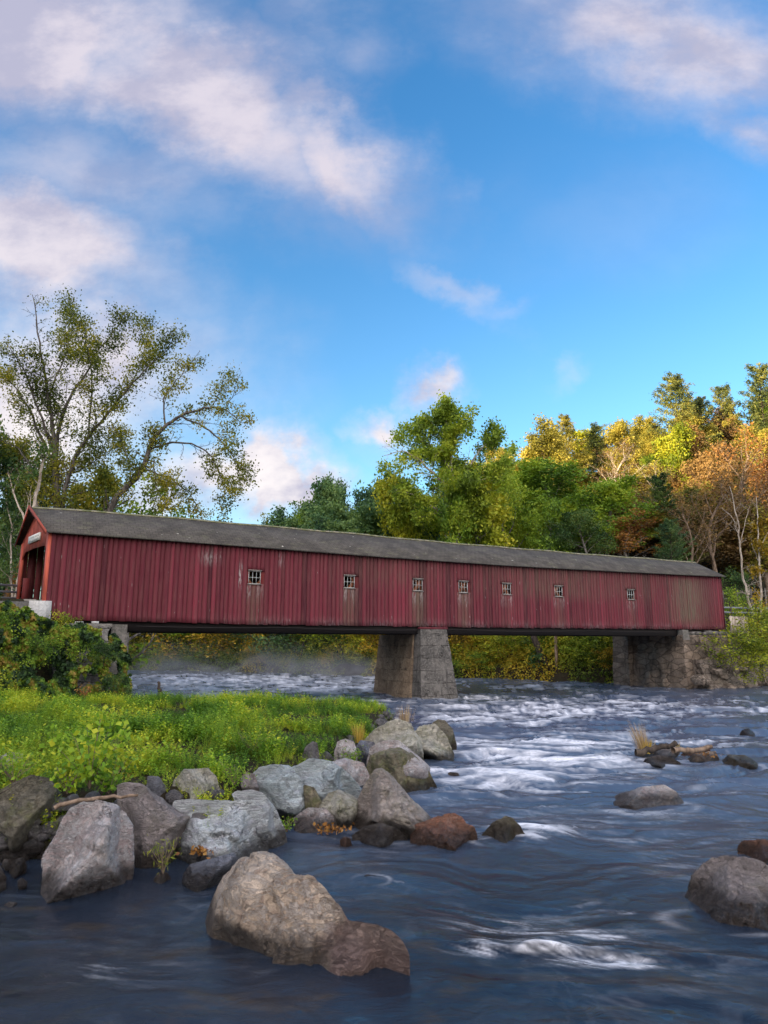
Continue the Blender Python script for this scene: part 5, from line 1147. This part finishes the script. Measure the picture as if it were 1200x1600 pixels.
limb_tree('sycamore_tree', 'tall sycamore with pale limbs and open clumped crown in the middle of the skyline', 84, [
    ([(712, 960), (715, 850), (712, 770), (706, 735), (704, 700), (700, 660), (697, 646)], .48, .04, 0), ([(712, 770), (695, 755), (672, 735), (650, 715), (628, 705), (600, 712)], .26, .04, -2),
    ([(706, 735), (690, 715), (672, 695), (655, 675), (640, 668)], .2, .03, 2), ([(710, 760), (730, 735), (745, 710), (762, 690), (772, 684)], .22, .03, 1), ([(704, 700), (715, 678), (722, 655)], .12, .03, -2),
    ([(714, 800), (745, 775), (770, 745), (790, 720)], .22, .04, -3), ([(700, 690), (682, 668), (665, 650)], .10, .03, 3), ([(714, 820), (680, 795), (650, 775), (618, 765)], .22, .04, -4),
    ([(714, 800), (720, 770), (735, 750)], .16, .05, -4)],
    (b3[0], 84, zb3), BK_P, LSY, 47, 1.6, 3.5, 6, .46, .32, keep=.72, lev2=4, droop=0, clumpf=.35)
b4 = PY(1186, 990, 66)
limb_tree('birch_tree', 'slim white-barked birch with bright yellow leaves near the right frame edge', 66, [
    ([(1190, 990), (1189, 930), (1186, 870), (1184, 820), (1182, 775)], .17, .04, 0), ([(1187, 880), (1175, 850), (1172, 830)], .05, .02, 1), ([(1186, 860), (1200, 830), (1206, 800)], .05, .02, -1), ([(1188, 920), (1176, 900), (1168, 890)], .05, .02, -2)],
    (b4[0], 66, b4[2]-.8), BK_P, LY, 49, .75, 1.4, 4, .24, .22, keep=.6, lev2=3)
b5 = PY(1186, 960, 70)
limb_tree('leaning_bare_tree', 'thin bare pale trunk leaning left across the slope just left of the birch', 70, [
    ([(1184, 975), (1172, 945), (1162, 905), (1157, 860), (1152, 810), (1140, 760)], .2, .05, 0), ([(1155, 840), (1145, 810), (1130, 795)], .06, .02, 1), ([(1156, 850), (1165, 815), (1172, 790)], .06, .02, 1)],
    (b5[0], 70, b5[2]-.8), BK_P, LR, 51, .6, 2.0, 1, .2, .16, keep=.2, lev2=4)
b6 = PY(72, 935, 47)
limb_tree('pale_trunk_tree', 'pale grey slanting trunk standing just left of the bridge portal', 47, [
    ([(20, 960), (28, 925), (33, 890), (40, 850), (50, 800), (62, 750), (70, 700)], .28, .1, 0), ([(45, 825), (25, 780), (12, 740)], .12, .03, 1), ([(22, 945), (16, 890), (18, 830), (10, 780)], .12, .04, 2)],
    (PY(20, 960, 47)[0], 47, PY(20, 960, 47)[2]-.5), BK_P, LGD, 53, .9, 2.6, 3, .3, .2, keep=.6)
b7 = PY(858, 1050, 71)
limb_tree('dark_leaning_trunk', 'thick dark trunk leaning left out of the bushes under the right span of the bridge', 71, [
    ([(868, 1060), (850, 1030), (836, 1000), (828, 970), (822, 930)], .55, .30, 0), ([(845, 1015), (835, 990), (838, 960)], .2, .1, 1)],
    (b7[0], 71, b7[2]-1.5), BK_D, LGD, 55, .3, 2.2, 3, .3, .26, keep=.8)
# ivy and vines over the left abutment: points in the photo, draped on the bumpy bank in front of the wall
rng = np.random.default_rng(61); cen = []; cl = []
def curtain(a, b):  # density 0..1
    top = np.interp(a, [0, 30, 70, 110, 150, 200], [940, 950, 965, 972, 985, 1000]); 
    return (b > top)
N = 42000; a = rng.uniform(-60, 205, N); b = rng.uniform(930, 1100, N)
nzv = fbm(np.stack([a/26, b/30, 0*a], 1), 63, 4, .6)
topy = np.interp(a, [-60, 0, 25, 60, 90, 130, 165, 195, 205], [930, 938, 946, 962, 972, 976, 990, 1002, 1030])
nzt = (fbm(np.stack([a/14, 0*a, 0*a], 1), 66, 3)-.5)*22
bare = np.exp(-(((a-62)/26)**2+((b-1050)/30)**2))*.34+np.exp(-(((a-125)/30)**2+((b-1045)/30)**2))*.28+np.exp(-(((a-178)/14)**2+((b-1030)/42)**2))*.18
ok = (b > topy+nzt) & (nzv-bare > .29) 
a, b, nzv = a[ok], b[ok], nzv[ok]; f = np.clip((b-topy[ok])/110, 0, 1.1)
Yd = np.interp(a, [-60, 0, 100, 205], [31.0, 32.4, 34.2, 36.0])-f*1.3*np.interp(a, [0, 205], [1.6, .5])-(nzv-.4)*2.2+rng.normal(size=len(a))*.12
CE = np.array([PY(x, y, d) for x, y, d in zip(a, b, Yd)])
clv = np.clip((fbm(np.stack([a/13, b/13, 0*a+4], 1), 69, 3)-.5)*4.2+.45, 0, 1)
V, F, t_ = leaves_np(CE, rng.uniform(.11, .24, len(CE)), rng, clv, .8, droop=.4)
o = mesh_np('ivy', V, F, leaf_mat('leaves_ivy', [(.02, .04, .02), (.05, .10, .035), (.12, .23, .03), (.22, .30, .03), (.30, .20, .05)], .3), tint=t_); tag(o, 'tangled green vines hanging over the stone of the left abutment', 'ivy', kind='stuff')
IVB = [(-10, 950, 31.5, 90, LG, 'green shrub over the road edge at the left frame edge'), (45, 985, 31.8, 80, LG, 'bright green shrub on the abutment slope below the concrete block'), (20, 1020, 31, 80, LGD, 'dark green shrub low on the abutment slope by the left frame edge'), (110, 978, 33.0, 70, LG, 'leafy shrub over the middle of the left abutment'),
       (165, 1000, 34, 46, LGD, 'small dark shrub hanging near the corner of the left abutment'), (-5, 1050, 29, 90, LYG, 'yellow-green shrub at the foot of the abutment by the left frame edge'), (90, 955, 34, 60, LYG, 'small bright shrub touching the lower edge of the red siding'), (190, 1050, 33.5, 60, LGD, 'dark thin shrub at the water corner of the left abutment')]
for (a_, yt, Yd_, wd, lm, lb) in IVB:
    q = PY(a_, yt, Yd_); h = wd*Yd_/1090*.9
    put_tree('shrub', ['shrub1', 'shrub2'][a_ % 2], q[0], Yd_, h, wd*Yd_/1090*1.1, lm, BK_D, lb, cat='shrub', group='shrubs on the left abutment', base=q[2]-h)

# ---------------------------------------------------------------- plants on the near bank
def plant_tpl(kind, rng):
    """returns leaf quads (V as n*4 verts) for one plant, and a tint offset"""
    V = []; 
    def leaf(p, d, L, W, bend=.25):
        d = d/np.linalg.norm(d); u = np.cross(d, [0, 0, 1.]); u = u/(np.linalg.norm(u)+1e-6); nrm = np.cross(u, d)
        V.append([p, p+d*L*.45+u*W*.5-nrm*W*.12, p+d*L-np.array([0, 0, bend*L]), p+d*L*.45-u*W*.5-nrm*W*.12])
    if kind == 'grass':
        for i in range(26):
            az = rng.uniform(0, 6.28); L = rng.uniform(.22, .5); b = np.array([rng.normal()*.05, rng.normal()*.05, 0]); d = np.array([math.cos(az)*.35, math.sin(az)*.35, 1]); leaf(b, d, L, .011, rng.uniform(.05, .3))
    elif kind == 'broad':
        for s in range(5):
            az = rng.uniform(0, 6.28); ln = rng.uniform(.25, .5); tip = np.array([math.cos(az)*.18, math.sin(az)*.18, ln]); V.append([np.zeros(3), tip*.5+[.004, 0, 0], tip, tip*.5-[.004, 0, 0]])
            for k in range(9):
                f = .25+.75*k/8; a2 = rng.uniform(0, 6.28); leaf(tip*f, np.array([math.cos(a2), math.sin(a2), rng.uniform(-.4, 1.3)]), rng.uniform(.05, .105), rng.uniform(.035, .07))
    elif kind == 'fine':
        for s in range(5):
            az = rng.uniform(0, 6.28); ln = rng.uniform(.3, .62); tip = np.array([math.cos(az)*.14, math.sin(az)*.14, ln]); V.append([np.zeros(3), tip*.5+[.004, 0, 0], tip, tip*.5-[.004, 0, 0]])
            for k in range(15):
                f = .15+.85*k/14; a2 = k*2.4; leaf(tip*f, np.array([math.cos(a2), math.sin(a2), .6]), rng.uniform(.05, .09)*(1.2-f*.6), .016)
    elif kind == 'low':
        for k in range(34):
            a2 = rng.uniform(0, 6.28); r = rng.uniform(0, .2); leaf(np.array([math.cos(a2)*r, math.sin(a2)*r, rng.uniform(.02, .16)]), np.array([math.cos(a2), math.sin(a2), rng.uniform(.1, .8)]), rng.uniform(.04, .08), rng.uniform(.025, .045))
    return np.array(V)
def scatter(name, pts, kinds, scl, tintc, mat, label, cat, seed, zoff=0., parent=None):
    rng = np.random.default_rng(seed); tp = {k: [plant_tpl(k, rng) for _ in range(4)] for k in set(kinds)}
    VV = []; TT = []
    for (x, y, z), k, s, tc in zip(pts, kinds, scl, tintc):
        T = tp[k][rng.integers(4)]; a = rng.uniform(0, 6.28); ca, sa = math.cos(a)*s, math.sin(a)*s
        W_ = np.stack([T[..., 0]*ca-T[..., 1]*sa+x, T[..., 0]*sa+T[..., 1]*ca+y, T[..., 2]*s+z+zoff], -1); VV.append(W_.reshape(-1, 3))
        r = rng.random(len(T)); c = np.clip(tc+rng.normal(size=len(T))*.05, 0, 1); TT.append(np.stack([np.repeat(r, 4), np.repeat(c, 4), np.repeat(c, 4)], 1))
    V = np.concatenate(VV); i = np.arange(len(V)//4)[:, None]*4; F = np.concatenate([i+[0, 1, 2], i+[0, 2, 3]])
    o = mesh_np(name, V, F, mat, parent, tint=np.concatenate(TT))
    if label: tag(o, label, cat, kind='stuff')
    return o
rng = np.random.default_rng(71)
N = 44000; x = rng.uniform(-24, 1.5, N); y = rng.uniform(9.5, 35, N); sd = bank_sd(x, y); z = ground_z(x, y)
dens = np.interp(y, [9, 14, 20, 35], [1, .95, .8, .6])
ok = (sd > .12) & (z > .15) & (rng.random(N) < dens) & (np.abs(x/y) < .66); x, y, z, sd = x[ok], y[ok], z[ok], sd[ok]
zone = fbm(xy3(x*.5, y*.5), 73, 3); zone2 = fbm(xy3(x*.9+9, y*.9), 75, 3)
kd = np.where(zone > .46, 'broad', np.where(zone2 > .52, 'fine', np.where(rng.random(len(x)) < .3, 'grass', 'low')))
kd = np.where(rng.random(len(x)) < .55, rng.choice(['grass', 'fine', 'low', 'broad'], len(x), p=[.16, .20, .28, .36]), kd)
scl = rng.uniform(.45, .95, len(x))*(.35+1.25*sm(fbm(xy3(x*.8+3, y*.8), 76, 3), .32, .68))*np.interp(sd, [0, 1.2], [.6, 1.0])*np.interp(y, [14, 24, 33], [1, .85, .6]); yel = np.clip((zone2-.5)*4.2+.46+rng.normal(size=len(x))*.10, 0, 1)
P = np.stack([x, y, z-.03], 1)
mA = leaf_mat('bank_leaves_green', [(.045, .11, .016), (.11, .22, .025), (.22, .36, .035), (.38, .48, .045)], .4)
mB = leaf_mat('bank_leaves_bright', [(.07, .16, .018), (.16, .31, .03), (.30, .45, .038), (.52, .52, .04)], .4)
mG = leaf_mat('bank_grass', [(.09, .14, .022), (.20, .26, .03), (.34, .36, .05), (.48, .40, .12)], .4)
s1 = (kd == 'grass'); s2 = (kd == 'low') | (kd == 'fine'); s3 = (kd == 'broad')
scatter('grass', P[s1], kd[s1], scl[s1]*.66, yel[s1], mG, 'tangled green and tawny grass covering the near bank', 'grass', 81)
scatter('ground_cover', P[s2], kd[s2], scl[s2], yel[s2], mA, 'low fine-leaved green weeds covering the near bank', 'weeds', 83)
scatter('weeds', P[s3], kd[s3], scl[s3], yel[s3], mB, 'broad-leaved yellow-green weeds covering the near bank', 'weeds', 85)
# larger plants one can tell apart
def bush_px(name, a, b, zb, w, h, leaf, mat, label, seed, n=220, flat=.7, cat='plant', tintc=.6, stemm=None):
    rng = np.random.default_rng(seed); q = PZ(a, b, zb); t_ = empty(name, tuple(q)); tag(t_, label, cat)
    out = []; tips = []
    for k in range(14):
        az = rng.uniform(0, 6.28); d = np.array([math.cos(az)*w*.5, math.sin(az)*w*.5, h*.9])*rng.uniform(.6, 1.1); P_ = np.array([d*f**1.0+[0, 0, 0] for f in np.linspace(0, 1, 5)]); P_[:, 2] = h*np.linspace(0, 1, 5)**.8*rng.uniform(.6, 1.05)
        out.append((P_, np.linspace(.008, .003, 5), 2)); tips += [P_[i] for i in (1, 2, 3, 4) for _ in range(1)]
    o = bpy.data.objects.new('stem', wood_mesh('stem', out, stemm or BK_T)); C.objects.link(o); o.parent = t_
    T = np.array(tips); per = max(1, n//len(T)); cen = np.repeat(T, per, 0)+rng.normal(size=(len(T)*per, 3))*w*.09
    V, F, tt = leaves_np(cen, leaf*rng.uniform(.6, 1.2, len(cen)), rng, np.clip(tintc+rng.normal(size=len(cen))*.18, 0, 1), flat, droop=.1, fold=.12)
    mesh_np('foliage', V, F, mat, t_, tint=tt)
    return t_
bush_px('leafy_sapling', 140, 1232, 1.1, 1.15, 1.05, .13, mB, 'maple-like sapling with the largest bright green leaves, on the bank above the round pinkish boulder', 1, 330, .95)
bush_px('leafy_plant', 170, 1240, 1.0, .8, .55, .10, mA, 'dark green broad-leaved plant spilling over the stick behind the round pinkish boulder', 2, 240, .8, tintc=.35)
bush_px('leafy_plant', 105, 1240, 1.0, .7, .45, .10, mB, 'pale broad-leaved plant hanging beside the mossy left boulder', 3, 160, .8)
bush_px('leafy_plant', 20, 1225, 1.1, .8, .45, .08, mA, 'low green plant around the pinkish stone at the left frame edge', 4, 200, .7)
bush_px('fern_plant', 366, 1226, .95, .7, .42, .07, mA, 'feathery green plant spilling between the blocky pale boulder and the purple grey rock', 5, 420, .3)
bush_px('fern_plant', 548, 1200, .5, .6, .45, .07, mA, 'feathery green plant in front of the small pinkish boulder near the tip of the bank', 6, 360, .35)
bush_px('fern_plant', 448, 1300, .15, .3, .25, .06, mA, 'small green plant below the tall smooth pale boulder', 7, 120, .5)
bush_px('leafy_plant', 395, 1180, .9, .9, .55, .06, mA, 'dark fine-leaved plant in the weeds left of the dark upright rock', 8, 420, .4, tintc=.2)
bush_px('flowering_plant', 305, 1110, .8, .5, .62, .07, LY, 'tall weed with yellow flower heads against the water, right of the stump', 9, 60, .7, tintc=.9)
bush_px('flowering_plant', 428, 1105, .7, .7, .75, .09, mB, 'yellow-green tall weed rising above the bank edge left of the pier', 10, 220, .6)
bush_px('flowering_plant', 395, 1105, .7, .8, .8, .09, mA, 'dark green tall weed at the bank edge beside the yellow-green one', 11, 260, .6, tintc=.3)
bush_px('leafy_plant', 470, 1108, .6, .4, .8, .06, mA, 'thin single tall weed standing at the bank edge left of the pier', 12, 60, .5)
bush_px('autumn_plant', 132, 1090, 1.3, .6, .5, .10, LO, 'small orange-leaved plant at the foot of the left abutment', 13, 120, .7)
bush_px('hanging_weeds', 255, 1365, .35, .5, .5, .09, mG, 'drooping strappy weeds over the dark gap right of the round pinkish boulder', 14, 120, .16)
def tuft(name, a, b, zb, h, w, n, mat, label, seed, lean=(0, 0)):
    rng = np.random.default_rng(seed); q = PZ(a, b, zb); V = []
    for i in range(n):
        az = rng.uniform(0, 6.28); r = rng.uniform(0, w*.25); p = np.array([math.cos(az)*r, math.sin(az)*r, 0]); L = h*rng.uniform(.5, 1.05); d = np.array([math.cos(az)*.22+lean[0], math.sin(az)*.2+lean[1], 1.]); d /= np.linalg.norm(d)
        u = np.array([math.cos(az+1.6), math.sin(az+1.6), 0])*.007; m_ = p+d*L*.55; e = p+d*L+np.array([d[0]*L*.12, 0, -.04*L]); V += [p-u, p+u, m_+u*.8, m_-u*.8, m_-u*.8, m_+u*.8, e+u*.1, e-u*.1]
    V = np.array(V); F = np.arange(len(V)).reshape(-1, 4); r = np.repeat(rng.random(len(V)//8), 8)
    o = mesh_np(name, V, F, mat, tint=np.stack([r, r*.6+.35, r], 1)); o.location = q; tag(o, label, 'grass tuft'); return o
m_dry = leaf_mat('dry_grass', [(.20, .13, .07), (.34, .22, .12), (.50, .36, .22), (.60, .48, .32)], .3)
m_gold = leaf_mat('golden_grass', [(.22, .15, .03), (.38, .26, .05), (.50, .34, .06), (.55, .40, .10)], .3)
tuft('dry_grass_tuft', 1005, 1176, .15, 1.05, .8, 130, m_dry, 'tall pinkish dry grass tuft leaning left on the small rock island', 1, (-.22, 0))
tuft('golden_grass_tuft', 1012, 1177, .15, .5, .8, 160, m_gold, 'short golden grass at the foot of the dry tuft on the rock island', 2)
tuft('dry_grass_tuft', 632, 1128, .4, .75, 1.6, 130, m_dry, 'reddish dry grass behind the tall pale cream boulder at the tip of the bank', 3)
tuft('golden_grass_tuft', 560, 1160, .7, .6, .7, 90, m_gold, 'golden grass tuft just left of the tall pale cream boulder', 4)
tuft('golden_grass_tuft', 1058, 1172, .12, .3, .5, 60, m_gold, 'small green-gold grass sprig at the back of the rock island', 5)
# driftwood
def log(name, pts, r0, r1, mat, label, seed=1, cat='branch'):
    rng = np.random.default_rng(seed); P = np.array(pts, float); n = 12; tt = np.linspace(0, len(P)-1, n); Q = np.stack([np.interp(tt, range(len(P)), P[:, k]) for k in range(3)], 1); Q += rng.normal(size=Q.shape)*r0*.25
    base = Q[0].copy(); o = MB().tube(Q-base, np.linspace(r0, r1, n)*rng.uniform(.85, 1.15, n), 8).build(name, mat, smooth=True); o.location = base; tag(o, label, cat); return o
log('fallen_branch', [PY(85, 1262, 11.15), PY(120, 1251, 11.2), PY(170, 1246, 11.3), PY(215, 1243, 11.4)], .035, .022, BK_T, 'brown fallen stick lying behind the top of the round pinkish boulder', 2)
log('fallen_branch', [PY(-20, 1250, 11.6), PY(15, 1232, 11.7), PY(38, 1215, 11.9)], .012, .006, BK_D, 'thin dark twig by the left frame edge above the mossy boulder', 3)
log('driftwood_log', [PY(994, 1178, 20.4), PY(1025, 1168, 20.6), PY(1055, 1162, 20.8)], .10, .07, BK_D, 'dark driftwood log lying along the left of the rock island', 4, 'log')
log('driftwood_log', [PY(1052, 1172, 20.0), PY(1085, 1172, 20.1), PY(1112, 1166, 20.3)], .08, .06, BK_T, 'brown driftwood log across the middle of the rock island', 5, 'log')
q = PZ(252, 1102, .6)
log('broken_stump', [q, PY(249, 1088, q[1]), PY(251, 1078, q[1]), PY(247, 1065, q[1])], .14, .06, BK_D, 'dark broken stump sticking up at the bank edge against the water', 6, 'stump')
# fallen autumn leaves lodged between the rocks
def leaf_litter(a, b, zb, w, n, seed, label):
    rng = np.random.default_rng(seed); q = PZ(a, b, zb); cen = rng.normal(size=(n, 3))*[w*.4, w*.3, .03]+[0, 0, .06]; V, F, tt = leaves_np(cen, rng.uniform(.05, .10, n), rng, rng.random(n), .7)
    o = mesh_np('fallen_leaves', V, F, LO, tint=tt); o.location = q; tag(o, label, 'leaves', kind='stuff')
leaf_litter(312, 1335, .25, .28, 60, 1, 'rusty fallen leaves caught above the slate slab'); leaf_litter(518, 1300, .08, .35, 110, 2, 'red and yellow fallen leaves between the striped rock and the pyramid rock'); leaf_litter(1103, 1182, .15, .4, 40, 3, 'orange fallen leaves on the rock island')
# ---------------------------------------------------------------- mist over the water beyond the bridge
m = bpy.data.materials.new('river_mist'); m.use_nodes = True; t = NT(m.node_tree); t.n.clear(); out = t.new('ShaderNodeOutputMaterial'); pv = t.new('ShaderNodeVolumePrincipled')
o_ = obj_co(t); q = t.xyz(o_); n = t.noise(t.vm('MULTIPLY', o_, (1, .8, 1.6)), .22, 5, .62, .6)
dn = t.math('MULTIPLY', t.ss(n, .46, .66), t.math('POWER', t.math('MULTIPLY', t.ss(q[2], 6.5, .0), 1), 3.5))
dn = t.math('MULTIPLY', dn, t.math('MULTIPLY', t.ss(q[0], 17, 8), t.ss(q[0], -17, -8))); dn = t.math('MULTIPLY', dn, t.math('MULTIPLY', t.ss(q[1], 13, 7), t.ss(q[1], -13, -6)))
t.put(pv.inputs['Density'], t.math('MULTIPLY', dn, .10)); pv.inputs['Color'].default_value = (.92, .90, .95, 1); pv.inputs['Anisotropy'].default_value = .2; t.l.new(pv.outputs[0], out.inputs['Volume'])
mo = MB().box(-17, 17, -13, 13, .25, 6.8).build('mist', m); mo.location = (-13, 73, 0); tag(mo, 'pale mist lifting off the water beyond the left span', 'mist', kind='stuff')

# things that would share a label are told apart by their order across the view
from collections import defaultdict
dup_ = defaultdict(list)
for o in C.objects:
    if o.parent is None and o.get('label') and o.get('kind') is None: dup_[o['label']].append(o)
for lb, os_ in dup_.items():
    if len(os_) < 2: continue
    os_.sort(key=lambda o: o.location.x/max(o.location.y, 1))
    nm_ = {2: ['left of two', 'right of two'], 3: ['left of three', 'middle of three', 'right of three']}.get(len(os_), [f'{w} from left of {len(os_)}' for w in ('first', 'second', 'third', 'fourth', 'fifth', 'sixth', 'seventh')])
    for o, s_ in zip(os_, nm_): o['label'] = f'{lb}, {s_}'
